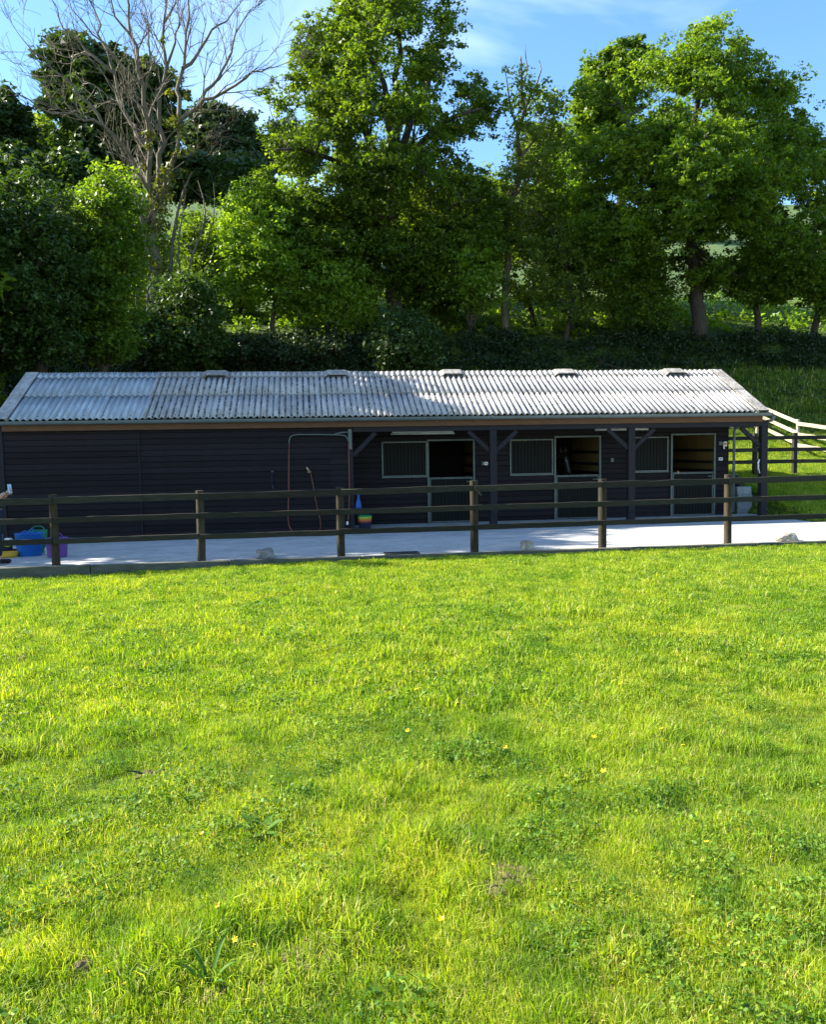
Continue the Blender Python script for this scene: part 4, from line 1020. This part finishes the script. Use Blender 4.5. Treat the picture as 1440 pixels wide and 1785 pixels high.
small('dense low tree hanging over the bank at the right edge', (1425, 38.4), [(1425, 520, 0), (1430, 450, 0)], [(1380, 440), (1450, 400), (1540, 440), (1560, 540), (1480, 590), (1400, 560), (1380, 500)], 38.3, 2.2, 22, 64, 33, 0.118, 'leaf_syc', 67, tr=.2)
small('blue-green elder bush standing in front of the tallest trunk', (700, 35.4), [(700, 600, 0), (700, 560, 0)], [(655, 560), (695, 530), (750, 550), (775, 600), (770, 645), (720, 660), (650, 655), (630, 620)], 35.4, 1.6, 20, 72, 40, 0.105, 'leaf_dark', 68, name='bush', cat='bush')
# dark bushy mass at the left, its shade deepened in the leaf colour
small('big bushy tree with sunlit top at the far left', (60, 28.5), [(65, 520, 0), (70, 420, 0), (60, 350, 0)], [(-60, 320), (0, 305), (50, 300), (110, 320), (150, 370), (170, 460), (165, 560), (140, 650), (40, 665), (-80, 650), (-110, 450)], 28.5, 2.6, 28, 216, 40, 0.101, 'leaf_shaded', 71, tr=.25, name='broadleaf_tree')
small('rounded light green tree beside the bare tree on its left', (190, 30), [(190, 520, 0), (195, 430, 0), (190, 350, 0)], [(112, 352), (150, 318), (172, 288), (215, 300), (245, 370), (255, 450), (240, 560), (230, 640), (150, 650), (110, 560), (105, 440)], 30, 2.2, 25, 144, 40, 0.101, 'leaf_syc', 72, tr=.18)
small('shaded bush at the foot of the bare tree', (300, 34.8), [(300, 580, 0), (300, 520, 0)], [(215, 560), (260, 520), (300, 480), (350, 460), (385, 520), (400, 590), (390, 655), (290, 660), (215, 650)], 34.8, 1.8, 23, 108, 40, 0.112, 'leaf_shaded', 73, name='bush', cat='bush')
small('shaded low bush behind the ridge left of centre', (470, 35.2), [(470, 620, 0), (470, 590, 0)], [(395, 600), (440, 570), (520, 580), (590, 600), (620, 640), (560, 662), (420, 662), (390, 640)], 35.2, 1.2, 17, 61, 39, 0.105, 'leaf_under', 74, name='bush', cat='bush')  # undergrowth leaf colour darkens this bush in place of shade
# far trees on the hill
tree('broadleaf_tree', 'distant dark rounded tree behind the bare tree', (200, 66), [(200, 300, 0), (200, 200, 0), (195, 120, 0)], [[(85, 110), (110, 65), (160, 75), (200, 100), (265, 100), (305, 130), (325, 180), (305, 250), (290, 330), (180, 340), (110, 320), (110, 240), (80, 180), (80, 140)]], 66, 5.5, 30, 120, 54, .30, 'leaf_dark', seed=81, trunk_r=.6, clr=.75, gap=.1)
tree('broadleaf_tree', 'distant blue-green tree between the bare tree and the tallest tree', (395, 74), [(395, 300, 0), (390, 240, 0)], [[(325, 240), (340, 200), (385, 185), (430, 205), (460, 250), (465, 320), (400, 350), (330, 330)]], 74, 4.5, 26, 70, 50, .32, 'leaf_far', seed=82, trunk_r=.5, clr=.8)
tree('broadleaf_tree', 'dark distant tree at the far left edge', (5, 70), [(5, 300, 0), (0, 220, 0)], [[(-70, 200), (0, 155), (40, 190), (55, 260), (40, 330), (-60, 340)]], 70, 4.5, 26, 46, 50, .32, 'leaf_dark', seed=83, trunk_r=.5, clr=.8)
tree('sparse_tree', 'pale feathery distant tree between two dark left-hand trees', (70, 78), [(70, 280, 0), (72, 230, 0)], [[(45, 225), (75, 195), (100, 215), (108, 270), (50, 290)]], 78, 2.5, 22, 22, 26, .24, 'leaf_ash', 'bark_pale', seed=84, trunk_r=.3, clr=.7)
for k, (px_, py_, w_, Y_) in enumerate(((30, 290, 70, 62), (120, 300, 70, 60), (330, 300, 80, 64), (420, 310, 60, 62), (505, 250, 60, 85), (960, 250, 70, 80))):
    lab = ['dark hillside bush at the far left below the distant trees', 'dark hillside bush under the distant rounded tree', 'dark hillside bush right of the bare trunk', 'dark hillside bush beside the tallest crown', 'far pale bush seen through the left of the tallest crown', 'far pale bush seen behind the thin-leaved tree'][k]
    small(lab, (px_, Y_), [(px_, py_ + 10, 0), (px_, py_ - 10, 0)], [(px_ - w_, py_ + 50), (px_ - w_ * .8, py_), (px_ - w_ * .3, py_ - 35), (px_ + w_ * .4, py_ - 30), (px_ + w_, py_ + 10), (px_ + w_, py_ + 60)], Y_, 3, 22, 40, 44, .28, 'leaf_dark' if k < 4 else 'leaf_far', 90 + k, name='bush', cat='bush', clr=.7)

# trees that stand just left of the frame (their shade falls over the yard and roof)
def side_tree(label, X, Y, H_, Rr, seed, nb=120, lm='leaf_syc'):
    g = np.random.default_rng(seed); z0 = tz(X, Y); root = thing('broadleaf_tree', label, 'tree', (X, Y, z0))
    W = MB(); W.tube([(0, 0, -.2), (.1, 0, H_ * .3), (0, .1, H_ * .6), (0, 0, H_ * .9)], [.4, .3, .2, .05], 9)
    C, RD = [], []
    for k in range(nb):
        f = g.uniform(.14, 1); rr = Rr * math.sqrt(max(.02, 1 - ((f - .5) / .53) ** 2)) * math.sqrt(g.random()); a = g.uniform(0, 6.283)
        c = Vector((rr * math.cos(a), rr * math.sin(a), H_ * f)); W.tube([(0, 0, max(.5, c.z - rr * .6)), c], [.06, .02], 4, caps=False)
        for q in range(8): C.append(c + Vector(g.normal(size=3)) * .65); RD.append(.55)
    W.build('trunk', M['bark'], root); V, t = leaf_cloud(np.array([tuple(c) for c in C]), np.array(RD), 26, .24, seed); link('crown', np_mesh('crown', V, 3, t), M[lm], root)
side_tree('tall leafy tree standing just beyond the left end of the stable', -13.6, 21.6, 12.5, 3.0, 101, 130)
side_tree('second leafy tree beyond the left end of the yard', -18.5, 23.5, 13.5, 3.6, 102, 130)
side_tree('narrow leafy tree beside the rear left corner of the stable', -11.9, 25.2, 12.6, 2.5, 105, 110)
side_tree('leafy tree up the bank beyond the left picture edge', -15.2, 31.5, 9.6, 3.0, 103, 190)
side_tree('short dense tree just left of the bushy left-hand trees', -13.4, 29.6, 7.2, 2.3, 106, 150)
side_tree('bank-top tree further left out of the picture', -26, 41, 13, 5, 104, 150)

# bare tree
def bare_tree():
    g = np.random.default_rng(5); Yb_ = 38.5
    b3 = Vector((at(276, 560, Yb_).x, Yb_, 0)); b3.z = tz(b3.x, b3.y)
    root = thing('bare_tree', 'tall almost leafless tree with spreading twigs at upper left', 'tree', b3)
    W = MB(); T3 = []
    mpp = Yb_ / FPX
    def grow(p, d, L, r, lev):
        n = 4 if lev < 3 else 3; pts = [p]; q = p.copy(); dd = d.copy()
        for i in range(n):
            dd = (dd + Vector(g.normal(size=3)) * .16 + Vector((0, 0, .07))).normalized(); q = q + dd * (L / n); pts.append(q.copy())
        W.tube([x_ - b3 for x_ in pts], [max(.008, r * (1 - .6 * i / n)) for i in range(n + 1)], 4 if lev < 2 else 3, caps=False)
        if lev >= 4: return
        k = [0, 3, 3, 4][lev]
        for j in range(k):
            f = g.uniform(.25, 1.0); ii = min(n - 1, int(f * n)); base = pts[ii].lerp(pts[ii + 1], f * n - ii)
            ax = Vector(g.normal(size=3)); ax.y *= .8; nd = (dd + ax.normalized() * g.uniform(.45, .85)).normalized()
            if nd.z < -.1: nd.z *= -.3
            grow(base, nd, L * g.uniform(.5, .8), r * .5, lev + 1)
    mains = [
        (.40, [(276, 575, 0), (272, 480, 0), (272, 400, 0), (273, 330, 0)], 0),
        (.17, [(273, 350, 0), (259, 320, 0), (258, 215, -.5), (250, 150, -1), (238, 80, -1.2), (225, 10, -1.2), (215, -60, -1.4)], 1),
        (.14, [(258, 260, 0), (235, 220, .6), (215, 190, 1), (200, 130, 1.4), (170, 60, 1.6), (150, -10, 1.8)], 1),
        (.17, [(273, 340, 0), (277, 270, .4), (277, 200, .8), (290, 120, 1), (286, 40, 1), (290, -60, 1)], 1),
        (.20, [(276, 350, 0), (296, 300, -.6), (309, 260, -1), (312, 205, -1.2)], 0),
        (.13, [(312, 205, -1.2), (308, 160, -1), (322, 100, -.8), (330, 30, -.6), (328, -60, -.4)], 1),
        (.12, [(312, 215, -1.2), (335, 195, -1.6), (372, 172, -2), (410, 150, -2.4), (440, 125, -2.6), (478, 118, -2.8)], 1),
        (.10, [(345, 188, -1.8), (370, 150, -1.4), (395, 110, -1), (410, 60, -.8), (440, 15, -.6)], 1),
        (.10, [(318, 120, -1), (350, 85, -.5), (380, 45, 0), (420, 5, .2)], 1),
        (.11, [(270, 350, 0), (225, 270, -1), (180, 220, -1.6), (130, 200, -2), (80, 195, -2.4), (30, 165, -2.6)], 1),
        (.09, [(180, 220, -1.6), (140, 170, -1.8), (90, 120, -2), (40, 70, -2)], 1),
        (.09, [(200, 130, 1.4), (150, 90, 1.6), (110, 50, 1.6), (90, 0, 1.6)], 1),
        (.08, [(250, 150, -1), (200, 100, -1.4), (160, 60, -1.6), (120, 0, -1.8)], 1),
        (.06, [(309, 275, -1), (325, 275, -1.2), (338, 268, -1.3)], 3),
        (.12, [(262, 480, 0), (250, 400, -.5), (240, 350, -.8), (228, 320, -1)], 2),
        (.08, [(286, 40, 1), (310, -10, 1)], 1), (.08, [(238, 80, -1.2), (200, 30, -1.4), (190, -40, -1.5)], 1),
        (.10, [(277, 230, .6), (250, 170, 1), (262, 100, 1.2), (255, 20, 1.2)], 1), (.08, [(290, 120, 1), (305, 60, 1.4), (310, 0, 1.6)], 1),
    ]
    trunk_nodes = []
    for r0, q, lev in mains:
        P3 = [at(a, b, Yb_ + c) for a, b, c in q]; pl = []
        for i in range(len(P3) - 1): pl += bend(P3[i], P3[i + 1], 3, 0, g)[:-1]
        pl.append(P3[-1]); n = len(pl); r0 *= .82; rr = [max(.016, r0 * (1 - .78 * i / (n - 1))) for i in range(n)]
        W.tube([x_ - b3 for x_ in pl], rr, 7, caps=False)
        if r0 > .15 or lev == 0: trunk_nodes += pl
        if lev:
            for i in range(2, n):
                for _ in range(1 if g.random() < .75 else 0):
                    t_ = (pl[i] - pl[i - 1]).normalized(); ax = Vector(g.normal(size=3)); ax.y *= .8
                    nd = (t_ + ax.normalized() * g.uniform(.4, .8)).normalized()
                    if nd.z < -.1: nd.z *= -.3
                    f = i / n; grow(pl[i], nd, (2.6 - 1.1 * f) * g.uniform(.6, 1.1), rr[i] * .5, 2)
            grow(pl[-1], (pl[-1] - pl[-2]).normalized(), 1.3, rr[-1], 2)
    W.build('trunk', M['bark_pale'], root)
    C = []; RD = []
    for p_ in trunk_nodes:
        for _ in range(5 if p_.z < at(0, 300, Yb_).z else 1):
            C.append(tuple(p_ - b3 + Vector(g.normal(size=3)) * .22)); RD.append(.30)
    for _ in range(16):
        q = at(g.uniform(240, 330), g.uniform(60, 330), Yb_ + g.uniform(-.8, .8)); C.append(tuple(q - b3)); RD.append(.22)
    V, t = leaf_cloud(np.array(C), np.array(RD), 22, .13, 77); link('ivy', np_mesh('ivy', V, 3, t), M['leaf_ivy'], root)
bare_tree()
# dead stems beside it
def dead_stems(label, base_px, Y, tips, seed):
    g = np.random.default_rng(seed); b3 = Vector((at(base_px, 560, Y).x, Y, 0)); b3.z = tz(b3.x, Y); root = thing('dead_stems', label, 'tree', b3); W = MB()
    for (a, b, r_) in tips:
        q = at(a, b, Y + g.uniform(-.5, .5)); pl = bend(b3.copy(), q, 7, -.02, g); W.tube([p_ - b3 for p_ in pl], [r_ * (1 - .75 * i / 7) for i in range(8)], 5, caps=False)
        for j in range(6):
            i = g.integers(3, 7); d = Vector(g.normal(size=3)); d.y *= .5; d.z = abs(d.z) + .6; W.tube([pl[i] - b3, pl[i] + d.normalized() * g.uniform(.4, 1.3) - b3], [.02, .006], 3, caps=False)
    W.build('stem', M['bark_pale'], root)
dead_stems('short ivy-wrapped dead tree right of the bare trunk', 332, 38.8, [(335, 300, .14), (345, 315, .08), (325, 330, .07), (372, 320, .05)], 3)
dead_stems('slanting dark stem crossing the bare tree trunk', 262, 38, [(232, 330, .12), (225, 345, .06)], 4)

# undergrowth along the bank top, and shaded hedge
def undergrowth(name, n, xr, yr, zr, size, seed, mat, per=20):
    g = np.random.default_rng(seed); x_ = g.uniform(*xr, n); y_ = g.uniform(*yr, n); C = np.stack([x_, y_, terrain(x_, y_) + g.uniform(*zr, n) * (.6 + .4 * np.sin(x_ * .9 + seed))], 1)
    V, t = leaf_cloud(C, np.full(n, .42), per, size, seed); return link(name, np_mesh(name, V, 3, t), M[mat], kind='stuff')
# middle storey behind the front trees
mid = [((560, 43), [(480, 400), (560, 360), (650, 390), (680, 470), (660, 560), (560, 590), (490, 560), (470, 470)], 'leaf_hazel', 'thicket tree behind and left of the tallest trunk'),
       ((760, 43.5), [(690, 420), (760, 380), (840, 410), (860, 480), (830, 570), (750, 590), (690, 560)], 'leaf_oak', 'thicket tree behind and right of the tallest trunk'),
       ((930, 43), [(860, 330), (920, 290), (990, 330), (1010, 420), (990, 520), (930, 560), (870, 520), (850, 420)], 'leaf_ash', 'yellowish leafy tree behind the thin-leaved pale tree'),
       ((1070, 43), [(1000, 420), (1070, 390), (1150, 410), (1190, 480), (1160, 560), (1070, 580), (1000, 540)], 'leaf_oak', 'shaded thicket tree behind the massive right tree'),
       ((1010, 42), [(930, 250), (985, 215), (1030, 260), (1060, 340), (1050, 450), (1020, 540), (950, 540), (920, 420)], 'leaf_hazel', 'pale green leafy tree filling the gap left of the massive tree'),
       ((340, 45), [(300, 400), (335, 350), (375, 370), (395, 430), (390, 540), (330, 570), (290, 520), (290, 450)], 'leaf_oak', 'green thicket tree showing between the bare tree stems'),
       ((640, 50), [(580, 350), (640, 300), (720, 310), (780, 330), (800, 400), (740, 450), (640, 460), (580, 420)], 'leaf_oak', 'hillside tree filling the gap under the tallest crown'),
       ((860, 49), [(800, 330), (850, 290), (900, 310), (930, 380), (910, 470), (840, 490), (800, 420)], 'leaf_oak', 'hillside tree between the tallest tree and the thin-leaved tree'),
       ((985, 50), [(930, 290), (985, 250), (1050, 280), (1070, 360), (1040, 460), (970, 470), (930, 400)], 'leaf_ash', 'yellow-green hillside tree at the left flank of the massive tree'),
       ((500, 48), [(440, 340), (490, 310), (550, 330), (570, 400), (540, 470), (470, 470), (435, 410)], 'leaf_hazel', 'pale green hillside tree left of the tallest crown'),
       ((235, 40), [(180, 330), (225, 300), (275, 330), (300, 400), (300, 500), (250, 560), (190, 520), (170, 420)], 'leaf_hazel', 'light green thicket tree around the bare trunk'),
       ((420, 44), [(370, 380), (410, 340), (470, 360), (490, 440), (470, 540), (400, 560), (360, 500), (355, 430)], 'leaf_hazel', 'sunlit thicket tree right of the bare tree')]
for k, (b_, pl_, lm_, lab_) in enumerate(mid):
    small(lab_, b_, [(b_[0], 500, 0), (b_[0] + 5, 440, 0)], pl_, b_[1], 2.2, 24, 100, 22, .12, lm_, 120 + k, tr=.14, gap=.16, cl_per=12)
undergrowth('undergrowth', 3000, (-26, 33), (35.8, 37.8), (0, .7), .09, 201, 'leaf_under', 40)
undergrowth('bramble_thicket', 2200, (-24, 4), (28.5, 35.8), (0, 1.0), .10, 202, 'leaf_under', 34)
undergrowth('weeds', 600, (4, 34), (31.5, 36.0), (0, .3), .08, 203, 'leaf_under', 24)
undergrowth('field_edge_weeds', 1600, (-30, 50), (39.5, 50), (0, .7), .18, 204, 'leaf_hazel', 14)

# ------------------------------------------------------------------ grass
def tuft_mesh(name, nb, rad, hr, wr, seed, lean=.5, mat=None):
    g = np.random.default_rng(seed); V = []; F = []; T = []
    for k in range(nb):
        a = g.uniform(0, 6.283); r = rad * math.sqrt(g.random()); x_, y_ = r * math.cos(a), r * math.sin(a)
        h = g.uniform(*hr); w = g.uniform(*wr); b_ = g.uniform(0, 6.283); l = abs(g.normal(0, lean)) * h; lx, ly = math.cos(b_) * l, math.sin(b_) * l; ang = g.uniform(0, 6.283); wx, wy = math.cos(ang) * w / 2, math.sin(ang) * w / 2
        n = len(V)
        V += [(x_ - wx, y_ - wy, -.015), (x_ + wx, y_ + wy, -.015), (x_ + lx * .35 - wx * .9, y_ + ly * .35 - wy * .9, h * .6), (x_ + lx * .35 + wx * .9, y_ + ly * .35 + wy * .9, h * .6), (x_ + lx, y_ + ly, h * (1 - min(.35, l / h * .3)))]
        F += [(n, n + 1, n + 3, n + 2), (n + 2, n + 3, n + 4)]; t = min(.93, g.random()) if g.random() > .08 else 1.0; T += [t, t]
    me = bpy.data.meshes.new(name); me.from_pydata(V, [], F); a_ = me.attributes.new('tint', 'FLOAT', 'FACE'); a_.data.foreach_set('value', T); me.materials.append(mat); me.update(); return me
def clover_mesh(name, nl, rad, size, seed, mat):
    g = np.random.default_rng(seed); V = []; F = []; T = []
    for k in range(nl):
        a = g.uniform(0, 6.283); r = rad * math.sqrt(g.random()); c = np.array([r * math.cos(a), r * math.sin(a), g.uniform(.015, .055)]); nrm = g.normal(size=3) * .45 + [0, 0, 1]; nrm /= np.linalg.norm(nrm)
        u = np.cross(nrm, g.normal(size=3)); u /= np.linalg.norm(u); v = np.cross(nrm, u); s = size * g.uniform(.6, 1.3); n = len(V)
        for j in range(6):
            q = 6.283 * j / 6; V.append(tuple(c + (u * math.cos(q) * 1.25 + v * math.sin(q) * .8) * s))
        F.append(tuple(n + j for j in range(6))); T.append(g.random() * .9)
    me = bpy.data.meshes.new(name); me.from_pydata(V, [], F); a_ = me.attributes.new('tint', 'FLOAT', 'FACE'); a_.data.foreach_set('value', T); me.materials.append(mat); me.update(); return me
def proto_collection(name, meshes):
    c = bpy.data.collections.new(name)
    for i, me in enumerate(meshes): o = bpy.data.objects.new(f'{name}_{i:02d}', me); c.objects.link(o)
    return c
def scatter(name, P, rot, scl, idx, coll):
    me = bpy.data.meshes.new(name); me.vertices.add(len(P)); me.vertices.foreach_set('co', P.astype(np.float32).ravel())
    a = me.attributes.new('rot', 'FLOAT_VECTOR', 'POINT'); a.data.foreach_set('vector', rot.astype(np.float32).ravel())
    a = me.attributes.new('scl', 'FLOAT', 'POINT'); a.data.foreach_set('value', scl.astype(np.float32))
    a = me.attributes.new('idx', 'INT', 'POINT'); a.data.foreach_set('value', idx.astype(np.int32)); me.update()
    o = bpy.data.objects.new(name, me); COL.objects.link(o); o['kind'] = 'stuff'
    ng = bpy.data.node_groups.new(name, 'GeometryNodeTree'); ng.interface.new_socket('Geometry', in_out='INPUT', socket_type='NodeSocketGeometry'); ng.interface.new_socket('Geometry', in_out='OUTPUT', socket_type='NodeSocketGeometry')
    gi, go_ = ng.nodes.new('NodeGroupInput'), ng.nodes.new('NodeGroupOutput'); ip = ng.nodes.new('GeometryNodeInstanceOnPoints'); ci = ng.nodes.new('GeometryNodeCollectionInfo')
    ci.inputs['Collection'].default_value = coll; ci.inputs['Separate Children'].default_value = True; ci.inputs['Reset Children'].default_value = True
    def na(n, dt): q = ng.nodes.new('GeometryNodeInputNamedAttribute'); q.data_type = dt; q.inputs['Name'].default_value = n; return q.outputs['Attribute']
    e2r = ng.nodes.new('FunctionNodeEulerToRotation'); L = ng.links.new
    L(gi.outputs[0], ip.inputs['Points']); L(ci.outputs[0], ip.inputs['Instance']); ip.inputs['Pick Instance'].default_value = True
    L(na('idx', 'INT'), ip.inputs['Instance Index']); L(na('rot', 'FLOAT_VECTOR'), e2r.inputs[0]); L(e2r.outputs[0], ip.inputs['Rotation']); L(na('scl', 'FLOAT'), ip.inputs['Scale']); L(ip.outputs[0], go_.inputs[0])
    md = o.modifiers.new('scatter', 'NODES'); md.node_group = ng; return o

protoN = proto_collection('near_tuft', [tuft_mesh('near_tuft', 85, .10, (.018, .062), (.0017, .0036), 300 + i, .7, M['blade']) for i in range(6)] + [tuft_mesh('near_tuft', 46, .05, (.045, .10), (.0022, .0042), 310 + i, .6, M['blade']) for i in range(3)] + [clover_mesh('near_tuft', 40, .09, .0065, 320 + i, M['clover']) for i in range(3)])
protoF = proto_collection('far_tuft', [tuft_mesh('far_tuft', 64, .15, (.022, .065), (.0038, .0075), 330 + i, .7, M['blade']) for i in range(6)] + [tuft_mesh('far_tuft', 32, .06, (.045, .09), (.004, .007), 340 + i, .6, M['blade']) for i in range(3)] + [clover_mesh('far_tuft', 34, .14, .009, 350 + i, M['clover']) for i in range(3)])
protoB = proto_collection('bank_tuft', [tuft_mesh('bank_tuft', 46, .28, (.14, .36), (.018, .032), 360 + i, .45, M['blade2']) for i in range(6)])

soil_spots = []      # (x, y, r) bare patches, filled below
for (px_, py_, r_) in ((683, 1208, .16), (842, 1197, .18), (1292, 1062, .30), (888, 1538, .20), (862, 1556, .14), (1080, 976, .30), (525, 1685, .20), (578, 1668, .16), (378, 1748, .10), (1372, 1066, .25), (140, 1700, .08), (258, 1357, .10), (665, 1238, .1), (30, 1150, .2)):
    h = ground_hit(px_, py_); soil_spots.append((h.x, h.y, r_ * .55))

def vis_width(y): return (-.42 * y - .6, .74 * y + .8)
def grass_points(n, y0, y1, seed, clover_share, kind):
    g = np.random.default_rng(seed); y_ = g.uniform(y0, y1, n); w = np.array([vis_width(v) for v in y_]); x_ = w[:, 0] + g.random(n) * (w[:, 1] - w[:, 0])
    keep = np.ones(n, bool)
    for (sx_, sy_, sr) in soil_spots: keep &= ((x_ - sx_) ** 2 + ((y_ - sy_)) ** 2) > (sr * g.uniform(.15, 1.05, n)) ** 2
    x_, y_ = x_[keep], y_[keep]; n = len(x_); z_ = terrain(x_, y_)
    nn = np.array([noise.noise(Vector((a * 1.3, b * 1.3, seed * .01))) for a, b in zip(x_, y_)]); n3 = np.array([noise.noise(Vector((a * .55, b * .55, 9.1))) for a, b in zip(x_, y_)])
    idx = g.integers(0, 6, n); tall = (nn > .18) & (g.random(n) < .28); idx[tall] = g.integers(6, 9, tall.sum()); cl = (nn < .02) & (g.random(n) < clover_share); idx[cl] = g.integers(9, 12, cl.sum())
    scl = g.uniform(.6, 1.1, n) * (1 + .30 * np.clip(n3, -.5, 1)) * (1 + .15 * nn)
    n5 = np.array([noise.noise(Vector((a * 4.2, b * 4.2, 2.7))) for a, b in zip(x_, y_)]); scl = scl * (1 + .9 * np.clip(n5, -.6, .8))
    scl = scl * np.interp(y_, [12.8, 14.0], [1, .55])
    rot = np.stack([g.normal(0, .12, n) - .0, g.normal(0, .12, n), g.uniform(0, 6.283, n)], 1)
    return np.stack([x_, y_, z_], 1), rot, scl, idx
scatter('grass', *grass_points(19000, 1.5, 5.2, 401, .22, 0), protoN)
P_, r_, s_, i_ = grass_points(44000, 5.0, 14.08, 402, .18, 1)
scatter('grass', P_, r_, s_, i_, protoF)
g = np.random.default_rng(403)
n = 24000; y_ = g.uniform(18.4, 36.5, n) ; x_ = np.where(y_ < 25.5, g.uniform(12.2, 20, n), g.uniform(-10, 30, n)); k_ = (x_ > 12.0) | (y_ > 29); x_, y_ = x_[k_], y_[k_]; n = len(x_)
sc_b = np.where(y_ < 31, g.uniform(.25, .5, n), g.uniform(.6, 1.2, n))
g2 = np.random.default_rng(404); nb_ = 12000; yb_ = g2.uniform(18.35, 28.5, nb_); xb_ = g2.uniform(12.05, 19.5, nb_)
scatter('bank_grass', np.stack([xb_, yb_, terrain(xb_, yb_)], 1), np.stack([g2.normal(0, .1, nb_), g2.normal(0, .1, nb_), g2.uniform(0, 6.283, nb_)], 1), g2.uniform(.9, 1.7, nb_), g2.integers(0, 9, nb_), protoF)
k_ = y_ > 26.5 + g.normal(0, .8, n); x_, y_, sc_b = x_[k_], y_[k_], sc_b[k_]; n = len(x_)
scatter('bank_grass', np.stack([x_, y_, terrain(x_, y_)], 1), np.stack([g.normal(0, .1, n), g.normal(0, .1, n), g.uniform(0, 6.283, n)], 1), sc_b, g.integers(0, 6, n), protoB)

# bare soil patches
for k, (sx_, sy_, sr) in enumerate(soil_spots):
    bm = bmesh.new(); bmesh.ops.create_grid(bm, x_segments=26, y_segments=26, size=1)
    for v in bm.verts:
        rr = math.hypot(v.co.x, v.co.y); X_, Y_ = sx_ + v.co.x * sr * 1.2, sy_ + v.co.y * sr * 1.1
        nn = noise.noise(Vector((X_ * 14, Y_ * 14, 0))); v.co = Vector((v.co.x * sr * 1.2, v.co.y * sr * 1.1, tz(X_, Y_) - tz(sx_, sy_) + .012 * max(0, 1 - rr) + .016 * nn + .012 * noise.noise(Vector((X_ * 60, Y_ * 60, 1))) - .05 * max(0, rr - .62 - .5 * noise.noise(Vector((X_ * 9, Y_ * 9, 4))))))
    me = bpy.data.meshes.new('soil_patch'); bm.to_mesh(me); bm.free(); me.polygons.foreach_set('use_smooth', [True] * len(me.polygons))
    o = link('soil_patch', me, M['soil'], loc=(sx_, sy_, tz(sx_, sy_) + .016), kind='stuff')

# buttercups
pm = MB()
for j in range(5):
    a = 6.283 * j / 5; c_, s__ = math.cos(a), math.sin(a)
    pm.add([(0, 0, 0), (c_ * .006 - s__ * .005, s__ * .006 + c_ * .005, .003), (c_ * .013, s__ * .013, .006), (c_ * .006 + s__ * .005, s__ * .006 - c_ * .005, .003)], [(0, 1, 2, 3)])
petal_me = pm.mesh('petals'); petal_me.materials.append(M['petal'])
stem_me = MB().tube([(0, 0, 0), (.004, 0, .05), (0, 0, .10)], .0014, 4).mesh('stem'); stem_me.materials.append(M['blade2'])
fl = [(727, 1216), (1154, 1288), (1162, 1310), (1035, 1302), (1290, 1475), (1268, 1458), (947, 1474), (857, 1542), (861, 1605), (1326, 1442), (1052, 1366), (880, 1322), (380, 1616), (578, 1568), (440, 1686), (412, 1676), (366, 1680), (352, 1480), (1204, 1598), (445, 1450), (190, 1740), (215, 1757), (1408, 1646), (1232, 1497), (1190, 1320), (770, 1640), (1040, 1705), (710, 1290)]
for (px_, py_) in fl:
    h = ground_hit(px_, py_ + 8); s = .9 if py_ > 1400 else 1.3
    r0 = thing('buttercup', 'small yellow buttercup flower in the sunlit grass', 'flower', h, 'buttercups in the grass'); r0.scale = (s, s, 1)
    link('petals', petal_me, None, r0, (0, 0, .085), (random.uniform(.2, .7), random.uniform(-.4, .3), random.uniform(0, 6))); link('stem', stem_me, None, r0)

# broad-leaved docks
def dock(label, px_, py_, n, L, wd, seed, mat='clover', rise=.5):
    g = np.random.default_rng(seed); h = ground_hit(px_, py_); r0 = thing('dock_plant', label, 'weed', h)
    for k in range(n):
        a = 6.283 * k / n + g.uniform(-.3, .3); e = g.uniform(rise * .5, rise); Lk = L * g.uniform(.7, 1.1); V = []; F = []
        for j in range(6):
            f = j / 5; w = wd * math.sin(math.pi * min(.97, .12 + f * .85)) ; x_ = Lk * f; zz = math.sin(f * 1.6) * Lk * e
            for s in (-1, 0, 1): V.append((x_ * math.cos(a) - s * w * math.sin(a), x_ * math.sin(a) + s * w * math.cos(a), zz + (.006 if s else 0) + .01))
        for j in range(5):
            for s in (0, 1): q = j * 3 + s; F.append((q, q + 1, q + 4, q + 3))
        MB().add(V, F, 0, True).build('leaf', M[mat], r0)
dock('broad pale-leaved dock plant left of centre in the near grass', 455, 1462, 7, .13, .022, 1, 'clover', .6)
dock('dark thistle rosette in the left of the field', 318, 1400, 9, .11, .009, 2, 'clover', .5)
dock('dark rosette weed in the middle of the field', 770, 1305, 9, .11, .009, 3, 'clover', .5)
dock('dark ragged weed right of the middle rosette', 808, 1330, 8, .11, .009, 4, 'leaf_under', .4)
dock('low dark rosette near the left middle edge', 258, 1362, 8, .10, .009, 5, 'leaf_under', .4)
dock('tall bright blade clump at the lower left', 365, 1735, 6, .10, .008, 6, 'clover', 1.3)

print('TRIS', sum(sum(len(p.vertices) - 2 for p in o.data.polygons) if len(o.data.polygons) < 5000 else len(o.data.polygons) for o in bpy.data.objects if o.type == 'MESH'))
